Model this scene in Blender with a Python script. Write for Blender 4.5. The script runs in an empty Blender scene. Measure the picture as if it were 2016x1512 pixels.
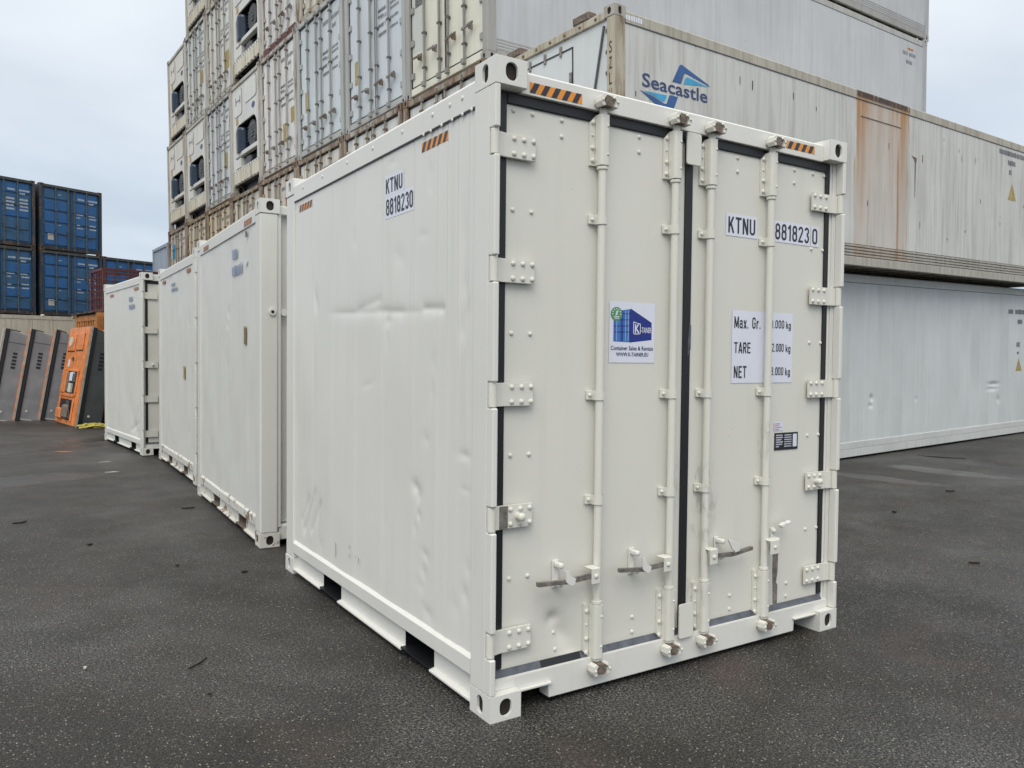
import bpy, math, random
import numpy as np
from mathutils import Vector, Matrix

random.seed(7)
S = bpy.context.scene
COL = S.collection
R = math.radians

# ------------------------------------------------------------------ camera
cam_d = bpy.data.cameras.new('camera')
cam = bpy.data.objects.new('camera', cam_d)
COL.objects.link(cam)
yaw, pitch, roll = 0.570332, -0.031506, 0.010041
fw = Vector((math.sin(yaw)*math.cos(pitch), math.cos(yaw)*math.cos(pitch), math.sin(pitch)))
rt = Vector((math.cos(yaw), -math.sin(yaw), 0))
up = rt.cross(fw)
r2 = rt*math.cos(roll) + up*math.sin(roll)
u2 = -rt*math.sin(roll) + up*math.cos(roll)
M = Matrix((r2, u2, -fw)).transposed().to_4x4()
M.translation = (-1.767, -2.906, 1.598)
cam.matrix_world = M
cam_d.sensor_width = 36
cam_d.lens = 1554.6/2016*36
cam_d.clip_end = 3000
S.camera = cam

# ------------------------------------------------------------------ sky, sun, exposure
SUN_EL, SUN_AZ = R(50), R(224)          # azimuth measured clockwise from +y
w = bpy.data.worlds.new('World'); S.world = w; w.use_nodes = True
nt = w.node_tree; nt.nodes.clear()
def N(nt, t, **kw):
    n = nt.nodes.new(t)
    for k, v in kw.items(): setattr(n, k, v)
    return n
out = N(nt, 'ShaderNodeOutputWorld'); bg = N(nt, 'ShaderNodeBackground')
bg.inputs['Strength'].default_value = 0.1
sky = N(nt, 'ShaderNodeTexSky', sky_type='NISHITA')
sky.sun_disc = False; sky.sun_elevation = SUN_EL; sky.sun_rotation = SUN_AZ
tc = N(nt, 'ShaderNodeTexCoord')
sep = N(nt, 'ShaderNodeSeparateXYZ'); nt.links.new(tc.outputs['Generated'], sep.inputs[0])
zc = N(nt, 'ShaderNodeMath', operation='MAXIMUM'); zc.inputs[1].default_value = 0.0
nt.links.new(sep.outputs['Z'], zc.inputs[0])
za = N(nt, 'ShaderNodeMath', operation='ADD'); za.inputs[1].default_value = 0.35
nt.links.new(zc.outputs[0], za.inputs[0])
dv = N(nt, 'ShaderNodeVectorMath', operation='DIVIDE')
cz = N(nt, 'ShaderNodeCombineXYZ')
for i in range(3): nt.links.new(za.outputs[0], cz.inputs[i])
nt.links.new(tc.outputs['Generated'], dv.inputs[0]); nt.links.new(cz.outputs[0], dv.inputs[1])
cn = N(nt, 'ShaderNodeTexNoise'); cn.inputs['Scale'].default_value = 2.1
cn.inputs['Detail'].default_value = 5; cn.inputs['Roughness'].default_value = 0.5
cn.inputs['Distortion'].default_value = 0.3
nt.links.new(dv.outputs[0], cn.inputs['Vector'])
cr = N(nt, 'ShaderNodeValToRGB')
cr.color_ramp.elements[0].position = 0.33; cr.color_ramp.elements[0].color = (4.8, 5.75, 6.9, 1)
cr.color_ramp.elements[1].position = 0.64; cr.color_ramp.elements[1].color = (6.7, 7.5, 8.4, 1)
nt.links.new(cn.outputs['Fac'], cr.inputs[0])
# an overcast dome is brighter and whiter overhead than at the horizon
zp = N(nt, 'ShaderNodeMath', operation='POWER'); zp.inputs[1].default_value = 1.6
nt.links.new(zc.outputs[0], zp.inputs[0])
gm = N(nt, 'ShaderNodeMix', data_type='RGBA'); gm.inputs['B'].default_value = (17.5, 17.0, 16.0, 1)
nt.links.new(zp.outputs[0], gm.inputs['Factor']); nt.links.new(cr.outputs[0], gm.inputs['A'])
mx = N(nt, 'ShaderNodeMix', data_type='RGBA'); mx.inputs['Factor'].default_value = 0.9
nt.links.new(sky.outputs[0], mx.inputs['A']); nt.links.new(gm.outputs['Result'], mx.inputs['B'])
nt.links.new(mx.outputs['Result'], bg.inputs['Color']); nt.links.new(bg.outputs[0], out.inputs[0])

sun_d = bpy.data.lights.new('sun', 'SUN'); sun_d.energy = 1.5; sun_d.angle = R(40); sun_d.color = (1, 0.95, 0.86)
sun = bpy.data.objects.new('sun', sun_d); COL.objects.link(sun)
sd = Vector((math.sin(SUN_AZ)*math.cos(SUN_EL), math.cos(SUN_AZ)*math.cos(SUN_EL), math.sin(SUN_EL)))
sun.rotation_euler = sd.to_track_quat('Z', 'Y').to_euler()
sun.location = (-6, -10, 14)

S.view_settings.view_transform = 'Standard'; S.view_settings.look = 'None'
S.view_settings.exposure = 0.1; S.view_settings.gamma = 1.0
S.view_settings.use_curve_mapping = False
S.render.engine = 'CYCLES'
S.cycles.max_bounces = 6; S.cycles.diffuse_bounces = 3; S.cycles.glossy_bounces = 3

# ------------------------------------------------------------------ materials
def ramp(nt, fac, stops):
    r = N(nt, 'ShaderNodeValToRGB'); e = r.color_ramp.elements
    while len(e) < len(stops): e.new(0.5)
    for k, (p, c) in enumerate(stops):
        e[k].position = p
        e[k].color = (c, c, c, 1) if isinstance(c, (int, float)) else (*c, 1)
    nt.links.new(fac, r.inputs[0]); return r.outputs[0]
def mix(nt, fac, a, b, blend='MIX'):
    m = N(nt, 'ShaderNodeMix', data_type='RGBA', blend_type=blend)
    for s, v in (('Factor', fac), ('A', a), ('B', b)):
        if hasattr(v, 'is_output'): nt.links.new(v, m.inputs[s])
        elif s == 'Factor': m.inputs[s].default_value = v
        else: m.inputs[s].default_value = (*v, 1)
    return m.outputs['Result']
def math_(nt, op, a, b=0.0, c=None):
    m = N(nt, 'ShaderNodeMath', operation=op)
    for i, v in enumerate((a, b) if c is None else (a, b, c)):
        if hasattr(v, 'is_output'): nt.links.new(v, m.inputs[i])
        else: m.inputs[i].default_value = v
    return m.outputs[0]
def noise(nt, vec, scale, detail=4, rough=0.55, dist=0.0):
    n = N(nt, 'ShaderNodeTexNoise')
    n.inputs['Scale'].default_value = scale; n.inputs['Detail'].default_value = detail
    n.inputs['Roughness'].default_value = rough; n.inputs['Distortion'].default_value = dist
    if vec is not None: nt.links.new(vec, n.inputs['Vector'])
    return n.outputs['Fac']
def mapped(nt, vec, scale=(1, 1, 1), loc=None):
    m = N(nt, 'ShaderNodeMapping'); m.inputs['Scale'].default_value = scale
    nt.links.new(vec, m.inputs['Vector'])
    if loc is not None: nt.links.new(loc, m.inputs['Location'])
    return m.outputs[0]
def new_mat(name):
    m = bpy.data.materials.new(name); m.use_nodes = True
    nt = m.node_tree; b = nt.nodes['Principled BSDF']
    return m, nt, b
def attr(nt, name):
    a = N(nt, 'ShaderNodeAttribute', attribute_type='OBJECT', attribute_name=name); return a
def simple(name, c, rough=0.5, metal=0.0, var=0.12, scale=9):
    m, nt, b = new_mat(name)
    t = N(nt, 'ShaderNodeTexCoord').outputs['Object']
    n = noise(nt, t, scale, 5)
    f = ramp(nt, n, [(0.3, 1-var), (0.7, 1+var*0.4)])
    col = mix(nt, 1.0, c, f, 'MULTIPLY')
    nt.links.new(col, b.inputs['Base Color'])
    b.inputs['Roughness'].default_value = rough; b.inputs['Metallic'].default_value = metal
    return m

def paint(name, c, rough=0.36, dirt=0.25, bevel=0.005, rust=0.0, smear=None):
    """fresh thick brush/spray paint over old steel: faint sag streaks, faint grime, soft edges"""
    m, nt, b = new_mat(name)
    t = N(nt, 'ShaderNodeTexCoord').outputs['Object']
    big = noise(nt, t, 0.9, 3)
    f1 = ramp(nt, big, [(0.3, 0.95), (0.7, 1.0)])
    col = mix(nt, 1.0, c, f1, 'MULTIPLY')
    st = noise(nt, mapped(nt, t, (5, 5, 0.45)), 2.2, 6, 0.6)
    sm = ramp(nt, st, [(0.55, 0.0), (0.8, dirt)])
    col = mix(nt, sm, col, (c[0]*0.72, c[1]*0.70, c[2]*0.62))
    sp = noise(nt, t, 34, 2)
    sp = ramp(nt, sp, [(0.755, 0.0), (0.78, 0.55)])
    spm = math_(nt, 'MULTIPLY', sp, ramp(nt, noise(nt, t, 2.3, 2), [(0.52, 0.0), (0.66, 1.0)]))
    col = mix(nt, spm, col, (0.16, 0.14, 0.11))
    if smear:
        sp_ = N(nt, 'ShaderNodeSeparateXYZ'); nt.links.new(t, sp_.inputs[0])
        for (sx_, sz_, rx, rz_, am) in smear:
            u = math_(nt, 'MULTIPLY', math_(nt, 'SUBTRACT', sp_.outputs['X'], sx_), 1/rx); v = math_(nt, 'MULTIPLY', math_(nt, 'SUBTRACT', sp_.outputs['Z'], sz_), 1/rz_)
            e = N(nt, 'ShaderNodeMapRange'); e.inputs['From Min'].default_value = 1.0; e.inputs['From Max'].default_value = 0.2
            nt.links.new(math_(nt, 'ADD', math_(nt, 'MULTIPLY', u, u), math_(nt, 'MULTIPLY', v, v)), e.inputs['Value'])
            k = ramp(nt, noise(nt, mapped(nt, t, (9, 9, 4)), 2.5, 6, 0.65, 0.6), [(0.47, 0.0), (0.66, am)])
            col = mix(nt, math_(nt, 'MULTIPLY', k, e.outputs[0]), col, (0.22, 0.21, 0.18))
    if rust:
        rn = noise(nt, t, 7.5, 6, 0.65)
        col = mix(nt, ramp(nt, rn, [(0.60-rust*.1, 0.0), (0.66-rust*.1, 0.9)]), col, (0.17, 0.085, 0.045))
    nt.links.new(col, b.inputs['Base Color'])
    rg = ramp(nt, noise(nt, t, 3.1, 5), [(0.3, rough-0.07), (0.7, rough+0.10)])
    nt.links.new(rg, b.inputs['Roughness'])
    bp = N(nt, 'ShaderNodeBump'); bp.inputs['Strength'].default_value = 0.12; bp.inputs['Distance'].default_value = 0.004
    nt.links.new(noise(nt, t, 60, 3), bp.inputs['Height'])
    if bevel:
        bv = N(nt, 'ShaderNodeBevel', samples=4); bv.inputs['Radius'].default_value = bevel
        nt.links.new(bv.outputs[0], bp.inputs['Normal'])
    nt.links.new(bp.outputs[0], b.inputs['Normal'])
    return m

def aged(name, rough=0.5, stain=None):
    """old container paint; colour, dirt and rust amounts are set per object"""
    m, nt, b = new_mat(name)
    tc = N(nt, 'ShaderNodeTexCoord').outputs['Object']
    oi = N(nt, 'ShaderNodeObjectInfo').outputs['Random']
    off = N(nt, 'ShaderNodeCombineXYZ')
    for i, k in enumerate((37.0, 91.0, 53.0)): nt.links.new(math_(nt, 'MULTIPLY', oi, k), off.inputs[i])
    ad = N(nt, 'ShaderNodeVectorMath', operation='ADD')
    nt.links.new(tc, ad.inputs[0]); nt.links.new(off.outputs[0], ad.inputs[1])
    t = ad.outputs[0]
    tint = attr(nt, 'tint').outputs['Color']; dirt = attr(nt, 'dirt').outputs['Fac']; rust = attr(nt, 'rust').outputs['Fac']
    f1 = ramp(nt, noise(nt, t, 0.8, 4), [(0.3, 0.86), (0.7, 1.0)])
    col = mix(nt, 1.0, tint, f1, 'MULTIPLY')
    # grime running down
    s1 = ramp(nt, noise(nt, mapped(nt, t, (7, 7, 0.4)), 1.7, 6, 0.62, 0.2), [(0.46, 0.0), (0.74, 1.0)])
    col = mix(nt, math_(nt, 'MULTIPLY', s1, dirt), col, mix(nt, 1.0, tint, (0.45, 0.42, 0.37), 'MULTIPLY'))
    s2 = ramp(nt, noise(nt, mapped(nt, t, (16, 16, 1.0)), 1.2, 5, 0.7), [(0.62, 0.0), (0.72, 1.0)])
    col = mix(nt, math_(nt, 'MULTIPLY', s2, math_(nt, 'MULTIPLY', dirt, 0.7)), col, mix(nt, 1.0, tint, (0.3, 0.27, 0.23), 'MULTIPLY'))
    # rust streaks and chips
    r1 = noise(nt, mapped(nt, t, (4, 4, 0.7)), 1.6, 7, 0.65)
    rth = math_(nt, 'SUBTRACT', 1.02, math_(nt, 'MULTIPLY', rust, 0.72))
    rm = N(nt, 'ShaderNodeMapRange'); rm.clamp = True
    nt.links.new(r1, rm.inputs['Value']); nt.links.new(math_(nt, 'SUBTRACT', rth, 0.16), rm.inputs['From Min']); nt.links.new(rth, rm.inputs['From Max'])
    rc = ramp(nt, noise(nt, t, 11, 5), [(0.3, (0.05, 0.026, 0.014)), (0.55, (0.17, 0.085, 0.036)), (0.75, (0.26, 0.16, 0.085))])
    col = mix(nt, math_(nt, 'MULTIPLY', rm.outputs[0], 0.85), col, rc)
    chips = ramp(nt, noise(nt, mapped(nt, t, (1, 1, 0.6)), 13, 3, 0.6), [(0.71, 0.0), (0.735, 0.8)])
    col = mix(nt, math_(nt, 'MULTIPLY', chips, dirt), col, (0.06, 0.05, 0.045))
    if stain:
        y0, y1, ztop = stain
        sp = N(nt, 'ShaderNodeSeparateXYZ'); nt.links.new(tc, sp.inputs[0])
        wob = math_(nt, 'MULTIPLY', math_(nt, 'SUBTRACT', noise(nt, mapped(nt, tc, (1, 5, 0.8)), 2.0, 5), 0.5), 0.34)
        yy = math_(nt, 'ADD', sp.outputs['Y'], wob)
        a = N(nt, 'ShaderNodeMapRange', interpolation_type='SMOOTHSTEP'); a.inputs['From Min'].default_value = y0-0.03; a.inputs['From Max'].default_value = y0+0.04
        c_ = N(nt, 'ShaderNodeMapRange', interpolation_type='SMOOTHSTEP'); c_.inputs['From Min'].default_value = y1+0.05; c_.inputs['From Max'].default_value = y1-0.05
        nt.links.new(yy, a.inputs['Value']); nt.links.new(yy, c_.inputs['Value'])
        band = math_(nt, 'MULTIPLY', a.outputs[0], c_.outputs[0])
        zf = N(nt, 'ShaderNodeMapRange'); zf.inputs['From Min'].default_value = 0.2; zf.inputs['From Max'].default_value = ztop-0.12
        nt.links.new(sp.outputs['Z'], zf.inputs['Value'])
        stk = ramp(nt, noise(nt, mapped(nt, tc, (1, 9, 0.22)), 1.3, 6, 0.6), [(0.30, 0.25), (0.60, 1.0)])
        zf2 = math_(nt, 'POWER', zf.outputs[0], 1.7)
        edge = math_(nt, 'ABSOLUTE', math_(nt, 'MULTIPLY_ADD', yy, 2/(y1-y0), -2*y0/(y1-y0)-1))
        edge = math_(nt, 'MULTIPLY_ADD', math_(nt, 'POWER', edge, 2.2), 0.62, 0.38)
        band2 = math_(nt, 'MULTIPLY', band, edge)
        amt = math_(nt, 'MULTIPLY', math_(nt, 'MULTIPLY', band2, stk), math_(nt, 'MULTIPLY_ADD', zf2, 0.95, 0.42))
        col = mix(nt, amt, col, (0.40, 0.195, 0.06))
        # burnt, flaking top rail over the stain
        top = N(nt, 'ShaderNodeMapRange'); top.inputs['From Min'].default_value = ztop-0.155; top.inputs['From Max'].default_value = ztop-0.125
        nt.links.new(sp.outputs['Z'], top.inputs['Value'])
        fl = ramp(nt, noise(nt, mapped(nt, tc, (3, 9, 5)), 2.1, 6, 0.7), [(0.36, 0.25), (0.46, 1.0)])
        am2 = math_(nt, 'MULTIPLY', math_(nt, 'MULTIPLY', band, top.outputs[0]), fl)
        col = mix(nt, am2, col, (0.055, 0.026, 0.016))
        # one thin orange run
        ln = math_(nt, 'ABSOLUTE', math_(nt, 'SUBTRACT', math_(nt, 'MULTIPLY_ADD', wob, 0.12, sp.outputs['Y']), 5.93))
        lm = N(nt, 'ShaderNodeMapRange'); lm.inputs['From Min'].default_value = 0.035; lm.inputs['From Max'].default_value = 0.006
        nt.links.new(ln, lm.inputs['Value'])
        lz = N(nt, 'ShaderNodeMapRange'); lz.inputs['From Min'].default_value = 2.1; lz.inputs['From Max'].default_value = 1.6
        nt.links.new(sp.outputs['Z'], lz.inputs['Value'])
        col = mix(nt, math_(nt, 'MULTIPLY', math_(nt, 'MULTIPLY', lm.outputs[0], lz.outputs[0]), 0.8), col, (0.36, 0.15, 0.035))
    nt.links.new(col, b.inputs['Base Color'])
    nt.links.new(ramp(nt, r1, [(0.3, rough-0.08), (0.7, rough+0.2)]), b.inputs['Roughness'])
    bp = N(nt, 'ShaderNodeBump'); bp.inputs['Strength'].default_value = 0.25; bp.inputs['Distance'].default_value = 0.01
    nt.links.new(noise(nt, t, 3.0, 6), bp.inputs['Height']); nt.links.new(bp.outputs[0], b.inputs['Normal'])
    return m

WHITE = paint('white_container_paint', (0.745, 0.74, 0.70))
DOORP = paint('cream_door_paint', (0.725, 0.715, 0.65), 0.42, 0.18, smear=[(1.36, .85, .13, .28, .5), (1.16, .95, .08, .2, .25), (1.30, .38, .08, .10, .4), (1.83, 1.15, .05, .15, .4)])
WHITE2 = paint('repainted_white', (0.69, 0.69, 0.65), 0.42, 0.3)
WHITE2R = paint('repainted_white_rusting', (0.66, 0.65, 0.60), 0.5, 0.4, 0.004, 0.55)
AGED = aged('aged_container_paint')
AGEDSEA = aged('aged_paint_with_rust_stain', stain=(4.75, 6.22, 2.591))
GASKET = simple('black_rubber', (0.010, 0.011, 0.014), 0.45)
GASKET2 = simple('worn_sky_sheen_rubber', (0.11, 0.12, 0.145), 0.35, var=0.5, scale=16)  # scuffed rubber; the grey-blue also carries the sill seal's sky reflection
STEEL = simple('bare_worn_steel', (0.27, 0.25, 0.225), 0.5, 0.35, var=0.5, scale=30)
RUSTST = simple('rusty_steel', (0.20, 0.155, 0.125), 0.7, 0.1, var=0.6, scale=40)
DECAL = simple('white_vinyl', (0.74, 0.76, 0.86), 0.3, var=0.03)
INK = simple('dark_ink', (0.016, 0.017, 0.026), 0.4)
NAVY = simple('navy_ink', (0.02, 0.025, 0.12), 0.4)
TAPEO = simple('orange_reflective_tape', (0.80, 0.30, 0.03), 0.35)
TAPED = simple('dark_tape_ink', (0.028, 0.022, 0.036), 0.35)
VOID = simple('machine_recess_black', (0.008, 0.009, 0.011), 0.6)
MBLUE = simple('dark_blue_tank_paint', (0.014, 0.03, 0.058), 0.25, var=0.4)
MGREY = simple('machine_grey', (0.10, 0.11, 0.115), 0.5, 0.2, var=0.4)
ORANGE = simple('orange_unit_paint', (0.74, 0.235, 0.06), 0.45, var=0.35, scale=5)
ORANGED = simple('faded_orange_paint', (0.52, 0.20, 0.05), 0.6, var=0.5, scale=3)
SSTEEL = simple('dull_stainless_sheet', (0.235, 0.235, 0.245), 0.5, 0.25, var=0.25, scale=2.5)
SSTEELD = simple('dark_grey_sheet', (0.085, 0.092, 0.098), 0.45, 0.3, var=0.25, scale=2.5)
FOAM = simple('pale_insulation_edge', (0.55, 0.53, 0.46), 0.7)
FLANGE = simple('dull_grey_flange', (0.36, 0.345, 0.31), 0.6, var=0.4, scale=6)
STRAP = simple('yellow_webbing', (0.42, 0.36, 0.06), 0.8, var=0.4, scale=30)
REDM = simple('oxide_red_steel', (0.12, 0.028, 0.025), 0.6, var=0.4)
BOARD = simple('weathered_board', (0.09, 0.075, 0.055), 0.85, var=0.5, scale=7)
OCHRE = simple('faded_yellow_label', (0.42, 0.31, 0.09), 0.5, var=0.3)
LOGOB = simple('logo_blue', (0.024, 0.10, 0.30), 0.45, var=0.25, scale=5)
LOGOD = simple('logo_navy', (0.03, 0.055, 0.17), 0.45, var=0.25, scale=5)
LOGOC = simple('logo_cyan', (0.04, 0.36, 0.64), 0.45, var=0.25, scale=5)
PRINTB = simple('print_blue', (0.012, 0.03, 0.25), 0.35)
PRINTL = simple('print_light_blue', (0.05, 0.19, 0.52), 0.35)
PRINTG = simple('print_green', (0.09, 0.30, 0.12), 0.35)
PINK = simple('print_red', (0.6, 0.05, 0.1), 0.4)
BLURB = simple('faded_blue_print', (0.20, 0.27, 0.40), 0.5)
GREYINK = simple('faded_grey_print', (0.16, 0.17, 0.19), 0.6)
PALEINK = simple('pale_blue_white_print', (.50, .55, .60), .5)
CASTIN = simple('shaded_rusty_casting_core', (0.022, 0.015, 0.012), 0.8, var=0.5, scale=30)  # dark rust brown, with the shade inside the castings put into the colour
LEAF = simple('wet_leaf_brown', (0.02, 0.013, 0.008), 0.6)

def asphalt():
    m, nt, b = new_mat('wet_asphalt')
    t = N(nt, 'ShaderNodeTexCoord').outputs['Object']
    big = noise(nt, t, 0.35, 5, 0.6)
    med = noise(nt, t, 2.6, 5, 0.6)
    pat = noise(nt, t, 0.75, 4, 0.6, 0.5)
    col = mix(nt, ramp(nt, pat, [(0.40, 0.0), (0.60, 1.0)]), (0.040, 0.0385, 0.037), (0.0225, 0.0195, 0.0162))
    col = mix(nt, 1.0, col, ramp(nt, med, [(0.3, 0.75), (0.7, 1.25)]), 'MULTIPLY')
    damp = ramp(nt, noise(nt, t, 0.55, 5, 0.62, 0.8), [(0.43, 1.08), (0.62, 0.56)])
    col = mix(nt, 1.0, col, damp, 'MULTIPLY')
    fine = noise(nt, t, 82, 3, 0.75)
    col = mix(nt, 1.0, col, ramp(nt, fine, [(0.40, 0.12), (0.50, 0.9), (0.60, 3.4)]), 'MULTIPLY')
    vor = N(nt, 'ShaderNodeTexVoronoi'); vor.inputs['Scale'].default_value = 88
    nt.links.new(t, vor.inputs['Vector'])
    sepc = N(nt, 'ShaderNodeSeparateColor'); nt.links.new(vor.outputs['Color'], sepc.inputs[0])
    pick = ramp(nt, sepc.outputs[0], [(0.66, 0.0), (0.70, 1.0)])
    core = ramp(nt, vor.outputs['Distance'], [(0.25, 1.0), (0.50, 0.0)])
    stone = math_(nt, 'MULTIPLY', pick, core)
    sc = mix(nt, math_(nt, 'POWER', sepc.outputs[1], 3.5), (0.062, 0.057, 0.048), (0.46, 0.42, 0.35))
    col = mix(nt, stone, col, sc)
    # reddish worn spots and pale spots
    rd = ramp(nt, noise(nt, t, 1.1, 3, 0.5, 0.4), [(0.60, 0.0), (0.74, 0.45)])
    col = mix(nt, rd, col, (0.075, 0.045, 0.036))
    nt.links.new(col, b.inputs['Base Color'])
    # wetness: smooth damp film in large patches, and one shallow puddle
    sp = N(nt, 'ShaderNodeSeparateXYZ'); nt.links.new(t, sp.inputs[0])
    wet = ramp(nt, big, [(0.42, 0.0), (0.66, 1.0)])
    def ell(x, y, a, rx, ry):
        dx = math_(nt, 'SUBTRACT', sp.outputs['X'], x); dy = math_(nt, 'SUBTRACT', sp.outputs['Y'], y)
        ca, sa = math.cos(a), math.sin(a)
        u = math_(nt, 'MULTIPLY', math_(nt, 'MULTIPLY_ADD', dx, ca, math_(nt, 'MULTIPLY', dy, sa)), 1/rx)
        v = math_(nt, 'MULTIPLY', math_(nt, 'MULTIPLY_ADD', dx, -sa, math_(nt, 'MULTIPLY', dy, ca)), 1/ry)
        d = math_(nt, 'SQRT', math_(nt, 'ADD', math_(nt, 'MULTIPLY', u, u), math_(nt, 'MULTIPLY', v, v)))
        d = math_(nt, 'ADD', d, math_(nt, 'MULTIPLY', math_(nt, 'SUBTRACT', med, 0.5), 1.1))
        q = N(nt, 'ShaderNodeMapRange', interpolation_type='SMOOTHSTEP'); q.inputs['From Min'].default_value = 1.05; q.inputs['From Max'].default_value = 0.75
        nt.links.new(d, q.inputs['Value']); return q.outputs[0]
    pud = None
    for e in PUDDLES:
        q = ell(*e); pud = q if pud is None else math_(nt, 'MAXIMUM', pud, q)
    rg = math_(nt, 'SUBTRACT', 0.56, math_(nt, 'MULTIPLY', wet, 0.26))
    rg = math_(nt, 'SUBTRACT', rg, math_(nt, 'MULTIPLY', pud, 0.16))
    nt.links.new(rg, b.inputs['Roughness'])
    b.inputs['IOR'].default_value = 1.42
    bp = N(nt, 'ShaderNodeBump'); bp.inputs['Distance'].default_value = 0.012
    nt.links.new(math_(nt, 'SUBTRACT', 0.9, math_(nt, 'MULTIPLY', pud, 0.75)), bp.inputs['Strength'])
    h = math_(nt, 'ADD', math_(nt, 'MULTIPLY', fine, 1.0), math_(nt, 'MULTIPLY', stone, 0.5))
    nt.links.new(h, bp.inputs['Height']); nt.links.new(bp.outputs[0], b.inputs['Normal'])
    return m
PUDDLES = [(9.15, 3.05, -1.5, .95, .28), (7.9, 3.2, -1.45, .8, .22), (-1.5, 8.9, 0.2, .9, .45), (-1.3, 12.4, 0.3, 1.2, .7), (-.4, 13.9, .1, .7, .5)]
ASPHALT = asphalt()

# ------------------------------------------------------------------ mesh helpers
class MB:
    def __init__(s): s.v = []; s.f = []; s.m = []; s.sm = []
    def add(s, vs, fs, mi=0, smooth=False):
        o = len(s.v); s.v += [tuple(map(float, q)) for q in vs]
        for q in fs: s.f.append([i+o for i in q]); s.m.append(mi); s.sm.append(smooth)
        return s
    def box(s, x0, x1, y0, y1, z0, z1, c=0.0, mi=0):
        if x0 > x1: x0, x1 = x1, x0
        if y0 > y1: y0, y1 = y1, y0
        if z0 > z1: z0, z1 = z1, z0
        if c <= 0:
            vs = [(x, y, z) for x in (x0, x1) for y in (y0, y1) for z in (z0, z1)]
            return s.add(vs, [(0, 1, 3, 2), (4, 6, 7, 5), (0, 4, 5, 1), (2, 3, 7, 6), (0, 2, 6, 4), (1, 5, 7, 3)], mi)
        c = min(c, (x1-x0)*.45, (y1-y0)*.45, (z1-z0)*.45)
        X, Y, Z = (x0, x1), (y0, y1), (z0, z1); vs = []; I = {}
        for a in (0, 1):
            for b in (0, 1):
                for d in (0, 1):
                    p = (X[a], Y[b], Z[d]); q = (X[a]+(c if a == 0 else -c), Y[b]+(c if b == 0 else -c), Z[d]+(c if d == 0 else -c))
                    for k in range(3):
                        I[a, b, d, k] = len(vs); vs.append(tuple(p[j] if j == k else q[j] for j in range(3)))
        F = []
        for k in range(3):
            for e in (0, 1):
                o = [j for j in range(3) if j != k]; loop = []
                for (u, v) in ((0, 0), (1, 0), (1, 1), (0, 1)):
                    t = [0, 0, 0]; t[k] = e; t[o[0]] = u; t[o[1]] = v; loop.append(I[t[0], t[1], t[2], k])
                if (e == 0) ^ (k == 1): loop = loop[::-1]
                F.append(loop)
        for k in range(3):        # edges along axis k
            o = [j for j in range(3) if j != k]
            for u in (0, 1):
                for v in (0, 1):
                    def id_(e, kk):
                        t = [0, 0, 0]; t[k] = e; t[o[0]] = u; t[o[1]] = v; return I[t[0], t[1], t[2], kk]
                    q = [id_(0, o[0]), id_(1, o[0]), id_(1, o[1]), id_(0, o[1])]
                    if (u ^ v) ^ (k == 1): pass
                    else: q = q[::-1]
                    F.append(q)
        for a in (0, 1):
            for b in (0, 1):
                for d in (0, 1):
                    q = [I[a, b, d, 0], I[a, b, d, 1], I[a, b, d, 2]]
                    if (a+b+d) % 2 == 0: q = q[::-1]
                    F.append(q)
        return s.add(vs, F, mi)
    def tube(s, p0, p1, r, n=12, caps=True, mi=0, r1=None, smooth=True):
        p0, p1 = Vector(p0), Vector(p1); d = (p1-p0).normalized(); r1 = r if r1 is None else r1
        a = d.orthogonal().normalized(); b = d.cross(a); vs = []
        for p, rr in ((p0, r), (p1, r1)):
            for i in range(n):
                t = 2*math.pi*i/n; vs.append(p + a*math.cos(t)*rr + b*math.sin(t)*rr)
        s.add(vs, [(i, (i+1) % n, n+(i+1) % n, n+i) for i in range(n)], mi, smooth)
        if caps: s.add(vs, [tuple(range(n))[::-1], tuple(range(n, 2*n))], mi)
        return s
    def prism(s, pts, ax, a0, a1, mi=0):
        """polygon in the two other axes, extruded along ax from a0 to a1"""
        o = [j for j in range(3) if j != ax]; n = len(pts); vs = []
        for a in (a0, a1):
            for (u, v) in pts:
                t = [0, 0, 0]; t[ax] = a; t[o[0]] = u; t[o[1]] = v; vs.append(t)
        return s.add(vs, [tuple(range(n))[::-1], tuple(range(n, 2*n))] + [(i, (i+1) % n, n+(i+1) % n, n+i) for i in range(n)], mi)
    def dome(s, c, nrm, r, h, n=8, mi=0):
        c, d = Vector(c), Vector(nrm).normalized(); a = d.orthogonal().normalized(); b = d.cross(a)
        vs = []
        for rr, hh in ((1, 0), (0.95, 0.55), (0.55, 0.95)):
            for i in range(n):
                t = 2*math.pi*i/n; vs.append(c + (a*math.cos(t)+b*math.sin(t))*r*rr + d*h*hh)
        vs.append(c+d*h)
        F = [(k*n+i, k*n+(i+1) % n, (k+1)*n+(i+1) % n, (k+1)*n+i) for k in (0, 1) for i in range(n)]
        F += [(2*n+i, 2*n+(i+1) % n, 3*n) for i in range(n)]
        return s.add(vs, F, mi, True)
    def grid(s, P, mi=0, smooth=True):
        """P: array (n, m, 3)"""
        n, m, _ = P.shape; o = len(s.v)
        s.v += [tuple(q) for q in P.reshape(-1, 3).tolist()]
        for i in range(n-1):
            for j in range(m-1):
                a = o+i*m+j; s.f.append([a, a+1, a+m+1, a+m]); s.m.append(mi); s.sm.append(smooth)
        return s
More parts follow.
